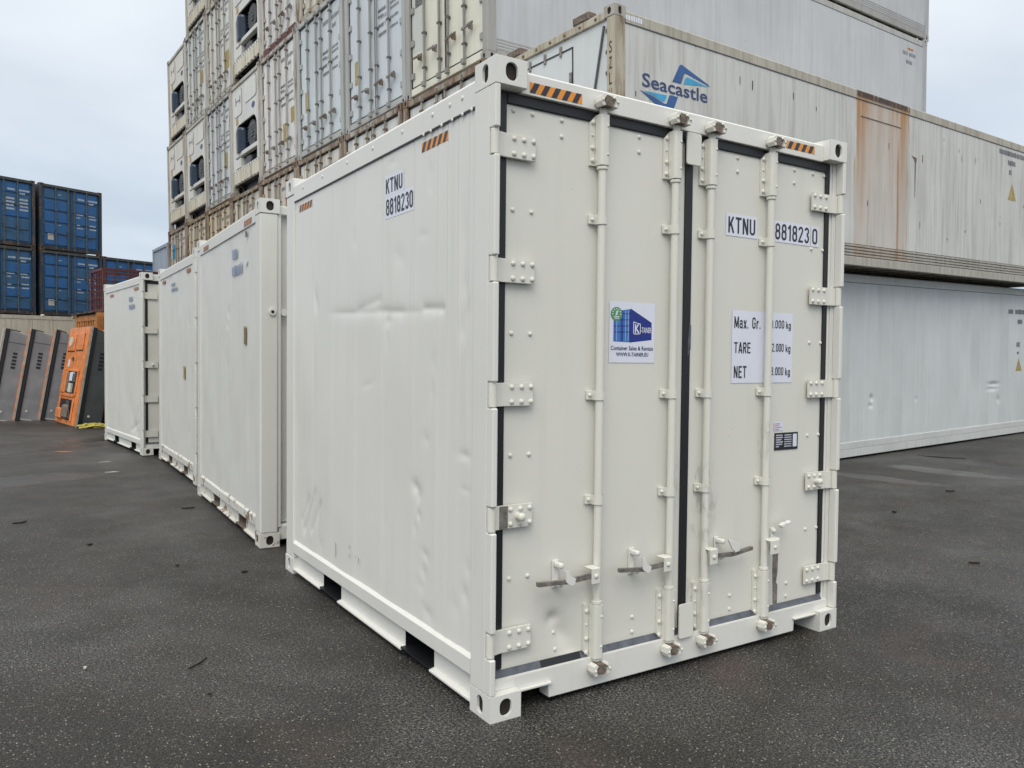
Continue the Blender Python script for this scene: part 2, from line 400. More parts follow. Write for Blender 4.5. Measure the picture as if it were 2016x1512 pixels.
    def holed(s, o, U, V, Nn, w, h, hw, hh, hr, depth, mi=0, k=5):
        """plate o..o+U*w+V*h with a rounded hole in its middle and a tunnel going in"""
        o, U, V, Nn = map(Vector, (o, U, V, Nn)); c = o+U*w/2+V*h/2
        inner = []
        for (sx, sy, a0) in ((1, 1, 0), (-1, 1, 90), (-1, -1, 180), (1, -1, 270)):
            for i in range(k+1):
                t = R(a0+90*i/k); inner.append((sx*(hw/2-hr)+hr*math.cos(t), sy*(hh/2-hr)+hr*math.sin(t)))
        outer = []
        for (x, y) in inner:
            f = min(w/2/abs(x) if abs(x) > 1e-6 else 9e9, h/2/abs(y) if abs(y) > 1e-6 else 9e9); outer.append((x*f, y*f))
        corners = [(w/2, h/2), (-w/2, h/2), (-w/2, -h/2), (w/2, -h/2)]
        for j, cn_ in enumerate(corners):       # snap the closest outer sample to each corner
            i = min(range(len(outer)), key=lambda q: (outer[q][0]-cn_[0])**2+(outer[q][1]-cn_[1])**2); outer[i] = cn_
        n = len(inner)
        vs = [c+U*x+V*y for x, y in outer] + [c+U*x+V*y for x, y in inner] + [c+U*x+V*y-Nn*depth for x, y in inner]
        F = [(i, (i+1) % n, n+(i+1) % n, n+i) for i in range(n)]
        s.add(vs, F, mi)
        s.add(vs, [(n+i, n+(i+1) % n, 2*n+(i+1) % n, 2*n+i) for i in range(n)], mi, True)
        return s
    def mesh(s, name, mats):
        me = bpy.data.meshes.new(name); me.from_pydata(s.v, [], s.f)
        for m in (mats if isinstance(mats, (list, tuple)) else [mats]): me.materials.append(m)
        me.polygons.foreach_set('material_index', s.m); me.polygons.foreach_set('use_smooth', s.sm)
        me.update(); return me

def link(name, data, parent=None, loc=None):
    o = bpy.data.objects.new(name, data); COL.objects.link(o)
    if parent is not None: o.parent = parent
    if loc is not None: o.location = loc
    return o
def part(name, mb, mats, parent, label=None, stuff=False, **props):
    o = link(name, mb.mesh(name, mats) if isinstance(mb, MB) else mb, parent)
    if label: o['label'] = label
    if stuff or getattr(mb, 'rows', False): o['kind'] = 'stuff'
    for k, v in props.items(): o[k] = v
    return o
def thing(name, label, cat, loc=(0, 0, 0), rz=0.0, group=None, tilt=0.0):
    o = link(name, None)
    o.empty_display_size = 0.3
    o.location = loc; o.rotation_euler = (tilt, 0, rz)
    o['label'] = label; o['category'] = cat
    if group: o['group'] = group
    return o
def copy_tree(root, name=None):
    def rec(o, par):
        c = o.copy(); COL.objects.link(c); c.parent = par
        for ch in list(o.children): rec(ch, c)
        return c
    return rec(root, None)
def paint_tree(o, tint, dirt=None, rust=None):
    for c in [o]+list(o.children_recursive):
        if c.type == 'MESH' and 'tint' in c:
            c['tint'] = [t*q for t, q in zip(tint, c['mult'] if 'mult' in c else (1, 1, 1))]
            if dirt is not None: c['dirt'] = dirt*(c['dm'] if 'dm' in c else 1)
            if rust is not None: c['rust'] = min(1, rust*(c['rm'] if 'rm' in c else 1))

# ---- lettering -------------------------------------------------------------
def text_mb(body, org, U, V, width, height, off=0.0006, bold=0.012, mi=0):
    """flat letters fitted to width x height, lower-left corner at org, in the plane U,V"""
    cu = bpy.data.curves.new('t', 'FONT'); cu.body = body; cu.offset = bold; cu.resolution_u = 3
    ob = bpy.data.objects.new('t', cu)
    me = bpy.data.meshes.new_from_object(ob)
    co = [v.co.copy() for v in me.vertices]; fs = [list(p.vertices) for p in me.polygons]
    x0 = min(c.x for c in co); x1 = max(c.x for c in co); y0 = min(c.y for c in co); y1 = max(c.y for c in co)
    org, U, V = Vector(org), Vector(U), Vector(V); Nn = U.cross(V)
    vs = [org + U*((c.x-x0)/(x1-x0)*width) + V*((c.y-y0)/(y1-y0)*height) + Nn*off for c in co]
    bpy.data.objects.remove(ob); bpy.data.curves.remove(cu); bpy.data.meshes.remove(me)
    return MB().add(vs, fs, mi)
def _arc(cx, cy, rx, ry, a0, a1, n=8): return [(cx+rx*math.cos(R(a0+(a1-a0)*i/n)), cy+ry*math.sin(R(a0+(a1-a0)*i/n))) for i in range(n+1)]
def _loop(x0, x1, y0, y1, r=.15):
    q = _arc(x1-r, y1-r, r, r, 90, 0, 6)+_arc(x1-r, y0+r, r, r, 0, -90, 6)+_arc(x0+r, y0+r, r, r, -90, -180, 6)+_arc(x0+r, y1-r, r, r, 180, 90, 6)
    return q+[q[0], q[1]]
GL_ = {
 '0': (.5, [_loop(.07, .43, .07, .93, .17)]), '8': (.5, [_loop(.085, .415, .53, .93, .16), _loop(.07, .43, .07, .53, .16)]),
 '1': (.34, [[(.25, 0), (.25, 1)], [(.03, .77), (.14, .82), (.22, .95)]]),
 '2': (.5, [_arc(.25, .75, .18, .18, 180, -20, 10)+[(.07, .07), (.48, .07)]]),
 '3': (.5, [_arc(.25, .75, .18, .18, 165, -90, 10), _arc(.25, .29, .18, .22, 90, -165, 10)]),
 'K': (.5, [[(.07, 0), (.07, 1)], [(.43, 1), (.12, .42)], [(.22, .58), (.45, 0)]]),
 'T': (.5, [[(0, .935), (.5, .935)], [(.25, .87), (.25, 0)]]),
 'N': (.5, [[(.07, 0), (.07, 1)], [(.43, 0), (.43, 1)], [(.085, .97), (.415, .03)]]),
 'U': (.5, [[(.07, 1)]+_arc(.25, .25, .18, .18, 180, 360, 10)+[(.43, 1)]]),
 'A': (.52, [[(.05, 0), (.25, 1)], [(.47, 0), (.27, 1)], [(.13, .27), (.39, .27)]]),
 'R': (.5, [[(.07, 0), (.07, 1)], [(.14, .935), (.27, .935)]+_arc(.27, .72, .16, .215, 90, -90, 8)+[(.14, .505)], [(.26, .46), (.44, 0)]]),
 'E': (.46, [[(.07, 0), (.07, 1)], [(.14, .935), (.45, .935)], [(.14, .52), (.41, .52)], [(.14, .065), (.45, .065)]]),
 'M': (.66, [[(.07, 0), (.07, 1)], [(.59, 0), (.59, 1)], [(.09, .95), (.33, .12)], [(.57, .95), (.33, .12)]]),
 'G': (.52, [[(.44, .70)]+_arc(.255, .75, .185, .18, 10, 180, 8)+_arc(.255, .25, .185, .18, 180, 360, 8)+[(.44, .47), (.28, .47)]]),
 'a': (.46, [_loop(.065, .385, .06, .40, .13), [(.39, 0), (.39, .52)]+_arc(.225, .50, .165, .15, 0, 165, 8)]),
 'x': (.44, [[(.05, .70), (.39, 0)], [(.39, .70), (.05, 0)]]),
 'r': (.34, [[(.07, 0), (.07, .70)], [(.11, .45)]+_arc(.28, .46, .17, .18, 170, 80, 6)]),
 'k': (.46, [[(.07, 0), (.07, 1)], [(.40, .70), (.12, .28)], [(.20, .42), (.42, 0)]]),
 'g': (.48, [_loop(.065, .40, .06, .64, .15), [(.405, .70), (.405, -.06)]+_arc(.235, -.06, .17, .15, 0, -165, 8)]),
 '.': (.20, [[(.08, 0), (.08, .14)]]), ' ': (.30, []),
}
def stroke_text(body, org, U, V, width, height, off=.002, t=.135):
    """narrow stencil-like lettering, drawn as mitred strokes"""
    x = 0; segs = []
    for ch in body:
        w_, st = GL_[ch]; segs += [[(x+a, b) for a, b in q] for q in st]; x += w_+.12
    mb = MB(); allp = []; strips = []
    for q in segs:
        q = [Vector(p) for p in q]; closed = len(q) > 6 and (q[0]-q[-2]).length < 1e-6; L_, R_ = [], []
        for i, p in enumerate(q):
            d0 = (p-q[i-1]).normalized() if i > 0 else None; d1 = (q[i+1]-p).normalized() if i < len(q)-1 else None
            if closed and i == 0: d0 = (q[0]-q[-3]).normalized()
            d0 = d0 or d1; d1 = d1 or d0
            n0 = Vector((-d0.y, d0.x)); n1 = Vector((-d1.y, d1.x)); m = (n0+n1).normalized(); k = min(2.2, 1/max(.3, m.dot(n0)))
            L_.append(p+m*t/2*k); R_.append(p-m*t/2*k)
        if closed: L_, R_ = L_[:-1], R_[:-1]
        strips.append((L_, R_)); allp += L_+R_
    x0 = min(p.x for p in allp); x1 = max(p.x for p in allp); y0 = min(p.y for p in allp); y1 = max(p.y for p in allp)
    org, U, V = Vector(org), Vector(U), Vector(V); Nn = U.cross(V)
    for k, (L_, R_) in enumerate(strips):
        n = len(L_); P_ = [org+U*((p.x-x0)/(x1-x0)*width)+V*((p.y-y0)/(y1-y0)*height)+Nn*(off+.00025*(k % 4)) for p in L_+R_]
        mb.add(P_, [(n+i, n+i+1, i+1, i) for i in range(n-1)])
    return mb
def merge(*mbs):
    m = MB()
    for q in mbs:
        o = len(m.v); m.v += q.v; m.f += [[i+o for i in f] for f in q.f]; m.m += q.m; m.sm += q.sm
    return m
def sheet(org, U, V, poly, off, mi=0, mb=None):
    org, U, V = Vector(org), Vector(U), Vector(V); Nn = U.cross(V)
    mb = mb or MB()
    return mb.add([org+U*x+V*y+Nn*off for x, y in poly], [tuple(range(len(poly)))], mi)
def rect(x0, x1, y0, y1): return [(x0, y0), (x1, y0), (x1, y1), (x0, y1)]
def dashes(org, U, V, rows, off=0.0006, seed=1):
    """rows of worn print too blurred to read: (x, y, width, height)"""
    rnd = random.Random(seed); mb = MB()
    for (x, y, wd, ht) in rows:
        q = x
        while q < x+wd-ht*0.3:
            lw = ht*rnd.uniform(0.32, 0.55); sheet(org, U, V, rect(q, min(q+lw, x+wd), y, y+ht*rnd.uniform(0.85, 1)), off, 0, mb)
            q += lw+ht*rnd.uniform(0.12, 0.22)
    mb.rows = True
    return mb

# ------------------------------------------------------------------ ground
def ground_z(x, y):
    t = max(0.0, x-3.0)
    return 0.02*(t-1.0+math.exp(-t)) if t < 40 else 0.02*39
xs = sorted(set([-900, -300, -100, -50, -30, -20]+list(range(-14, 30, 2))+[34, 40, 43, 60, 100, 300, 900]))
P = np.array([[(x, y, ground_z(x, y)) for x in xs] for y in (-900, -200, -50, -20, -10, -5, 0, 5, 10, 20, 35, 60, 120, 300, 900)])
g = part('ground', MB().grid(P[:, ::-1][::-1] if False else P), ASPHALT, None)
g['kind'] = 'structure'
for p_ in g.data.polygons: pass

# ------------------------------------------------------------------ ten-foot white reefer container (shared builder)
W, H, L = 2.438, 2.896, 2.991
def casting_mesh(name, mat, x0, x1, y0, y1, z0, z1, ox, oy):
    """corner casting around a dark core that paints in its shaded hollow; ox, oy = +1/-1 give the outward x and y sides"""
    mb = MB(); a, b, h = x1-x0, y1-y0, z1-z0
    if ox < 0: mb.holed((x0, y1, z0), (0, -1, 0), (0, 0, 1), (-1, 0, 0), b, h, 0.050, 0.080, 0.0245, 0.0125)
    else: mb.holed((x1, y0, z0), (0, 1, 0), (0, 0, 1), (1, 0, 0), b, h, 0.050, 0.082, 0.0245, 0.0125)
    if oy < 0: mb.holed((x0, y0, z0), (1, 0, 0), (0, 0, 1), (0, -1, 0), a, h, 0.062, 0.078, 0.030, 0.0125)
    else: mb.holed((x1, y1, z0), (-1, 0, 0), (0, 0, 1), (0, 1, 0), a, h, 0.062, 0.078, 0.030, 0.0125)
    xi = x1 if ox < 0 else x0; yi = y1 if oy < 0 else y0
    q = [(x0, y0), (x1, y0), (x1, y1), (x0, y1)]
    for z in (z0, z1): mb.add([(u, v, z) for u, v in q], [(0, 1, 2, 3) if z == z1 else (3, 2, 1, 0)])
    mb.add([(xi, y0, z0), (xi, y1, z0), (xi, y1, z1), (xi, y0, z1)], [(0, 1, 2, 3)])
    mb.add([(x0, yi, z0), (x1, yi, z0), (x1, yi, z1), (x0, yi, z1)], [(0, 1, 2, 3)])
    i = .014
    mb.box(x0+i, x1-i, y0+i, y1-i, z0+.004, z1-.004, 0, 1)  # solid dark core paints in the shade of the hollow
    return mb.mesh(name, [mat, CASTIN])

SEAMS = [0.175, 0.245, 0.347, 0.453, 0.557, 0.820, 1.226, 1.635, 2.036, 2.421, 2.812]
def smooth(a, b, x):
    t = np.clip((x-a)/(b-a), 0, 1); return t*t*(3-2*t)
def dent_field(dents, creases, Y, Z, seed, wave=1.0):
    D = np.zeros_like(Y)
    rnd = np.random.RandomState(seed)
    for k in range(9):                                   # oil-canning of the skin
        ky, kz = rnd.uniform(0.8, 4.5, 2); D += wave*0.0011*np.sin(ky*Y*2.2+rnd.uniform(0, 6))*np.sin(kz*Z*1.3+rnd.uniform(0, 6))
    for (y, z, sy, sz, rot, amp) in dents:
        amp *= 0.60
        c, s_ = math.cos(R(rot)), math.sin(R(rot)); u = (Y-y)*c+(Z-z)*s_; v = -(Y-y)*s_+(Z-z)*c
        q = np.sqrt((u/sy)**2+(v/sz)**2)
        D += amp*np.exp(-q**1.6)
    for (y0, z0, y1, z1, wd, amp) in creases:            # sharp fold between two points
        ly, lz = y1-y0, z1-z0; n = math.hypot(ly, lz); ly, lz = ly/n, lz/n
        u = ((Y-y0)*ly+(Z-z0)*lz)/n; v = -(Y-y0)*lz+(Z-z0)*ly
        env = smooth(-0.12, 0.1, u)*(1-smooth(0.9, 1.12, u))
        D += amp*env*np.exp(-np.abs(v/wd)**1.1)
    return D
MAIN_DENTS = [(2.36, 1.98, .035, .09, -15, .012), (1.155, 1.80, .05, .03, 0, .010), (1.163, 1.71, .022, .07, 0, .006), (.295, 2.15, .03, .16, 3, .011),
    (.285, 1.93, .03, .07, 0, .008), (.27, 1.80, .035, .07, 20, .010), (.30, 1.72, .03, .05, 0, .007), (1.096, 2.665, .05, .025, 0, .006),
    (.64, 2.52, .025, .04, 0, .006), (.645, 2.45, .02, .03, 0, .005), (1.02, 2.14, .07, .05, 30, .006), (1.648, 2.30, .03, .05, 0, .005),
    (1.44, 1.44, .08, .02, -12, .004), (.60, 1.58, .03, .05, 0, .004), (.61, 1.43, .02, .05, 0, .004), (.718, 2.22, .05, .02, 0, .004),
    (.79, .93, .045, .032, 20, .016), (.748, .885, .02, .04, 30, .010), (.746, .79, .018, .022, 0, .010), (.79, .715, .015, .025, 0, .006),
    (.275, 1.15, .05, .018, 0, .009), (.265, .99, .04, .012, 0, .005), (.676, 1.19, .04, .03, 0, .005),
    (2.55, .55, .06, .13, 18, .012), (2.45, .46, .035, .15, 25, .010), (2.30, .50, .03, .14, 12, .010), (2.62, .38, .06, .06, 0, .009), (2.26, .33, .05, .05, 0, .006),
    (.668, .60, .04, .025, 15, .009), (.69, .51, .035, .05, -20, .010), (.72, .43, .04, .03, 0, .006), (.268, .50, .03, .045, 0, .011), (.24, .63, .03, .04, 0, .006),
    (.64, .31, .06, .03, 10, .008), (.35, .42, .05, .05, 0, .005), (1.19, .69, .06, .06, 0, .003), (1.9, .75, .2, .15, 0, .003), (1.7, 1.6, .3, .2, 0, .003)]
MAIN_CREASE = [(2.04, 1.883, .74, 1.835, .022, .0042), (1.60, 1.885, 1.25, 1.93, .03, .005), (1.3, 1.87, .95, 1.842, .03, .005), (1.9, 1.868, 1.5, 1.868, .05, .002), (.71, 1.85, .49, 1.838, .020, .009), (2.25, .62, 2.45, .38, .02, .009), (2.36, .68, 2.60, .36, .016, .010), (2.5, .62, 2.66, .42, .014, .008)]
DOOR_DENT = [(.392, .380, .030, .028, 0, .040), (.43, .31, .050, .10, 35, .044)]

def skin_panels(root, mat, dents, creases, seed, step=0.0125, deep=0.010, x_at=0.016, seams=SEAMS):
    zz = np.unique(np.concatenate([np.arange(0.235, 2.735, step), [2.735]]))
    for k in range(len(seams)-1):
        a, b = seams[k], seams[k+1]
        yy = np.unique(np.concatenate([[a, a+.007, a+.010], np.linspace(a+.016, b-.010, max(3, int((b-a)/step))), [b-.004, b]]))
        Y, Z = np.meshgrid(yy, zz, indexing='ij')
        X = x_at + dent_field(dents, creases, Y, Z, seed)*(1-0.8*smooth(2.66, 2.72, Z))
        lap = np.where((Y <= a+.0075), 1.0, 0.0)          # the lap joint: one lip sits a little lower
        X = X + lap*deep*(0.06+0.94*smooth(1.25, 2.0, Z)) - 0.0012*smooth(b-0.03, b, Y)
        part('side_panel', MB().grid(np.stack([X, Y, Z], -1)), mat, root)

def post_profile(root, mat, mirror, zcuts):
    """door-end post: web on the outside, recess behind, notched for the hinges"""
    m = (lambda x: W-x) if mirror else (lambda x: x)
    mb = MB()
    mb.box(m(0.0), m(0.030), 0.052, 0.178, 0.118, H-0.118, 0.004)
    mb.box(m(0.030), m(0.062), 0.066, 0.178, 0.118, H-0.118, 0.003)
    mb.box(m(0.030), m(0.045), 0.056, 0.066, 0.118, H-0.118, 0.002)
    z = 0.118
    for zc in sorted(zcuts)+[None]:
        z1 = H-0.118 if zc is None else zc-0.057
        mb.box(m(0.0), m(0.028), 0.0, 0.052, z, z1, 0.005)
        if zc is not None: z = zc+0.057
    part('corner_post', mb, mat, root)

HZ = [2.535, 1.988, 1.441, 0.894, 0.337]
BARX = [0.618, 1.092, 1.346, 1.820]
def hinge_shapes(mirror, knob):
    m = (lambda x: W-x) if mirror else (lambda x: x)
    mb = MB(); h = 0.052
    mb.prism([(m(0.026), 0.034), (m(0.075), 0.046), (m(0.243), 0.046), (m(0.243), 0.060), (m(0.070), 0.060), (m(0.026), 0.050)], 2, -h, h)
    mb.tube((m(0.015), 0.029, -h-0.001), (m(0.015), 0.029, h+0.001), 0.0185, 12)
    return mb
def door_panels(root, mat, rivets=True, dents=()):
    ds = []
    for (x0, x1, mir) in ((0.100, 1.192, False), (1.246, 2.338, True)):
        n = int((x1-x0)/0.013); mz = int(2.52/0.013)
        X, Z = np.meshgrid(np.linspace(x0, x1, n), np.linspace(0.197, 2.724, mz), indexing='ij')
        Yv = 0.075 + dent_field(dents if not mir else (), (), X, Z, 3+mir, 0.12)
        Yv[0, :] = Yv[-1, :] = 0.0765; Yv[:, 0] = Yv[:, -1] = 0.0765
        mb = MB().grid(np.stack([X, Yv, Z], -1)[::-1])
        mb.add([(x0, .0765, .197), (x1, .0765, .197), (x1, .13, .197), (x0, .13, .197)], [(0, 3, 2, 1)])
        mb.add([(x0, .0765, 2.724), (x1, .0765, 2.724), (x1, .13, 2.724), (x0, .13, 2.724)], [(0, 1, 2, 3)])
        for x in (x0, x1): mb.add([(x, .0765, .197), (x, .0765, 2.724), (x, .13, 2.724), (x, .13, .197)], [(0, 1, 2, 3)])
        d = part('door', mb, mat, root); ds.append(d)
        if rivets:
            me = MB().dome((0, 0, 0), (0, -1, 0), 0.0105, 0.0085).mesh('rivet', mat)
            e = (0.138, 0.239) if not mir else (2.224, 2.326)
            pts = [(x, z) for x in e for z in (2.70, 2.262, 1.713, 1.165, 0.606)]
            for x in ((0.402, 0.876) if not mir else (1.583, 2.058)): pts += [(x, z) for z in (2.70, 2.626, 0.308, 0.232)]
            for x, z in pts: link('rivet', me, d, (x, 0.075 + (0.020 if (x == 0.402 and .3 < z < .5) else 0.006 if (x == 0.402 and z < .3) else 0), z))
    return ds
def gaskets(root):
    g1 = MB()
    g1.box(0.063, 0.100, 0.066, 0.080, 0.205, 2.7715, 0.003); g1.box(W-0.100, W-0.063, 0.066, 0.080, 0.205, 2.7715, 0.003)
    g1.box(0.100, W-0.100, 0.064, 0.080, 2.724, 2.7715, 0.003)
    g1.box(1.193, 1.245, 0.064, 0.082, 0.205, 2.724, 0.006)
    part('door_gasket', g1, GASKET, root)
def door_hardware(root, full=True):
    """hinges, locking bars, keepers, handles"""
    bolt = MB().dome((0, 0, 0), (0, -1, 0), 0.0115, 0.010, 8).mesh('bolt', DOORP)
    small_bolt = MB().dome((0, 0, 0), (0, -1, 0), 0.007, 0.005, 8).mesh('bolt', DOORP)
    knob = merge(MB().tube((0, 0, 0), (0, -.03, 0), 0.017, 12), MB().dome((0, -.03, 0), (0, -1, 0), 0.019, 0.016, 12)).mesh('knob', DOORP)
    for mir in (False, True):
        me = hinge_shapes(mir, False).mesh('hinge', DOORP)
        for k, z in enumerate(HZ):
            hg = link('hinge', me, root, (0, 0, z))
            if full:
                for bx in (0.125, 0.177, 0.228):
                    for dz in (-0.033, 0.033): link('bolt', bolt, hg, (W-bx if mir else bx, 0.046, dz))
                if k == 3:
                    kb = link('knob', knob, hg, (W-0.165 if mir else 0.165, 0.046, 0.0))
                    kb['label'] = 'heavy round grease bolt on the fourth hinge'
                    if not mir:
                        part('bare_plate', MB().box(0.036, 0.110, 0.0435, 0.0462, -0.05, 0.05), STEEL, hg, 'paint-free grey steel stretch of the hinge')
    # locking bars
    for k, x in enumerate(BARX):
        right = k >= 2
        bar = part('locking_bar', MB().tube((x, 0.038, 0.15), (x, 0.038, 2.785), 0.0195, 16), DOORP, root)
        if not full: continue
        for (z0, z1, top) in ((2.515, 2.752, True), (0.165, 0.425, False)):
            mb = MB()
            n = 12; pts = []
            for i in range(n+1):
                t = math.pi+math.pi*i/n; c4_, s4_ = math.cos(t), math.sin(t); pts.append((x+0.0275*math.copysign(abs(c4_)**.6, c4_), 0.040+0.0275*math.copysign(abs(s4_)**.6, s4_)))
            pts += [(x+0.0275, 0.074), (x-0.0275, 0.074)]
            mb.prism(pts, 2, z0, z1)
            fl = [(x-0.058, z0+0.03 if not top else z0), (x-0.026, z0), (x-0.026, z1), (x-0.058, z1 if not top else z1-0.035)]
            mb.prism(fl, 1, 0.062, 0.0745)
            zc = z0-0.012 if top else z1+0.008
            mb.tube((x, 0.040, zc-0.006), (x, 0.040, zc+0.008), 0.0265, 16)
            gd = part('bar_guide', mb, DOORP, bar)
            for j in range(4):
                zz = z0+0.025+(z1-z0-0.06)*j/3
                link('bolt', bolt if j != 2 else small_bolt, bar, (x-0.043, 0.062, zz))
            for j in (0.22, 0.78): link('bolt', small_bolt, bar, (x+0.012, 0.0135, z0+(z1-z0)*j))
        for z in (2.262, 1.43, 0.93):
            mb = MB(); n = 10
            for i in range(n):
                t0 = math.pi+math.pi*i/n; t1 = math.pi+math.pi*(i+1)/n
                c = [(x+0.0265*math.cos(t), 0.040+0.0265*math.sin(t)) for t in (t0, t1)]
                mb.add([(c[0][0], c[0][1], z-.023), (c[1][0], c[1][1], z-.023), (c[1][0], c[1][1], z+.023), (c[0][0], c[0][1], z+.023)], [(0, 1, 2, 3)], 0, True)
            mb.box(x-0.058, x-0.024, 0.058, 0.073, z-.023, z+.023, 0.003)
            mb.box(x-0.028, x-0.0225, 0.040, 0.06, z-.023, z+.023)
            mb.box(x+0.0225, x+0.0285, 0.040, 0.073, z-.023, z+.023)
            mb.dome((x-0.043, 0.058, z), (0, -1, 0), 0.010, 0.009)
            part('bar_strap', mb, DOORP, bar)
        for (z, sg) in ((2.806, 1), (0.122, -1)):
            mb = MB()
            mb.tube((x, 0.030, z-0.026*sg), (x, 0.034, z+0.034*sg), 0.019, 10)
            mb.prism([(x-0.028, z-.02), (x+0.012, z-.026), (x+0.026, z-0.004), (x+0.010, z+.006), (x+0.020, z+.022), (x-0.018, z+.026)], 1, -0.012, 0.02)
            part('cam', mb, RUSTST, bar)
            mb = MB()
            yk = 0.0
            for s_ in (-1, 1):
                mb.prism([(x+s_*0.027, z-0.024), (x+s_*0.044, z-0.028), (x+s_*0.054, z-0.008), (x+s_*0.050, z+0.020), (x+s_*0.034, z+0.030), (x+s_*0.024, z+0.018), (x+s_*0.036, z+0.006), (x+s_*0.034, z-0.010)], 1, -0.016, 0.032)
                mb.dome((x+s_*0.043, -0.016, z), (0, -1, 0), 0.008, 0.006, 6)
            mb.box(x-0.05, x+0.05, 0.010, 0.046, z-0.014, z+0.018, 0.004)
            part('cam_keeper', mb, DOORP, root)
    if not full: return
    bars = [o for o in root.children if o.name.split('.')[0] == 'locking_bar']
    for k, (hx0, hx1, hz0, hz1) in enumerate(((.544, .596, .540, .617), (1.006, 1.060, .535, .610), (1.333, 1.390, .527, .609), (1.809, 1.885, .521, .602))):
        bar = bars[k]
        mb = MB().box(hx0, hx1, -0.016, -0.010, hz0, hz1, 0.003)
        mb.box(hx0, hx1, -0.010, 0.045, hz1-0.008, hz1, 0.003)
        mb.dome(((hx0+hx1)/2, -0.016, (hz0+hz1)/2), (0, -1, 0), 0.012, 0.007)
        part('handle_hub', mb, DOORP, bar)
        if k < 3:
            s_ = -1 if k < 2 else 1
            xa = hx0+0.004 if k < 2 else hx1-0.004
            tip = (.241, .719, 1.665)[k]; z0 = (hz0+hz1)/2; z1 = (.583, .583, .578)[k]
            xm = xa+(tip-xa)*0.45
            mb = MB()
            for (a, za, b, zb, t) in ((xa, z0, xm, z0-0.006, .0125), (xm, z0-.006, tip, z1, .0095)):
                lo, hi = (a, b) if a < b else (b, a); zl, zh = (za, zb) if a < b else (zb, za)
                mb.prism([(lo, zl-t), (hi, zh-t), (hi, zh+t), (lo, zl+t)], 1, -0.006 if t > .011 else -0.014, 0.006)
            part('handle', mb, STEEL, bar)
            cx = (.393, .861, 1.467)[k]
            mb = MB()
            zt, zb = (.662, .530) if k < 2 else (.650, .522)
            mb.box(cx-0.020, cx+0.018, 0.0655, 0.0725, zb, zt, 0.003)
            mb.box(cx-0.013, cx+0.012, 0.022, 0.066, zt-0.032, zt-0.008, 0.005)
            mb.box(cx-0.012, cx+0.012, 0.02, 0.066, zb+0.01, zb+0.035, 0.005)
            mb.dome((cx, 0.022, zt-0.02), (0, -1, 0), 0.0145, 0.008, 10)
            mb.dome((cx, 0.064, zb+0.012), (0, -1, 0), 0.012, 0.009, 8)
            if k < 2: fl = [(cx-.012, zt-.03), (cx+.012, zt-.034), (cx+.024, z0+.022), (cx+.050, z0+.010), (cx+.046, z0-.016), (cx+.026, z0-.026), (cx-.004, z0-.002)]
            else: fl = [(cx-.01, zt-.002), (cx+.014, zt-.004), (cx+.06, zt-.022), (cx+.088, z0+.045), (cx+.078, z0+.012), (cx+.045, z0+.008), (cx+.02, z0+.03)]
            mb.prism(fl, 1, -0.026, -0.019)
            part('handle_catch', mb, WHITE, root)
        else:
            mb = MB()
            mb.prism([(1.850, .522), (1.876, .522), (1.874, .42), (1.864, .36), (1.876, .345), (1.874, .235), (1.856, .235), (1.852, .35), (1.847, .42)], 1, -0.012, 0.004)
            part('handle', mb, STEEL, bar, 'bare steel door handle hanging straight down')
            cx = 1.925; mb = MB()
            mb.box(cx-0.018, cx+0.016, 0.066, 0.0725, .520, .650, 0.003)
            mb.box(cx-0.012, cx+0.020, 0.03, 0.066, .57, .595, 0.004)
            mb.dome((cx, .066, .632), (0, -1, 0), .014, .02); mb.dome((cx, .066, .533), (0, -1, 0), .012, .010)
            mb.prism([(cx-.004, .672), (cx+.03, .684), (cx+.055, .682), (cx+.075, .692), (cx+.075, .676), (cx+.045, .670), (cx+.005, .655)], 1, 0.0, 0.03)
            part('handle_catch', mb, WHITE, root, 'empty open handle catch beside the hanging handle')
    for (z0, z1) in ((2.600, 2.762), (0.155, 0.335)):
        n = 5; pts = []
        for (cx, cz, a0) in ((1.247, z1-.012, 0), (1.170, z1-.012, 90), (1.170, z0+.012, 180), (1.247, z0+.012, 270)):
            for i in range(n): t = R(a0+90*i/(n-1)); pts.append((cx+.012*math.cos(t), cz+.012*math.sin(t)))
        part('cover_plate', MB().prism(pts, 1, 0.026, 0.034), DOORP, root)

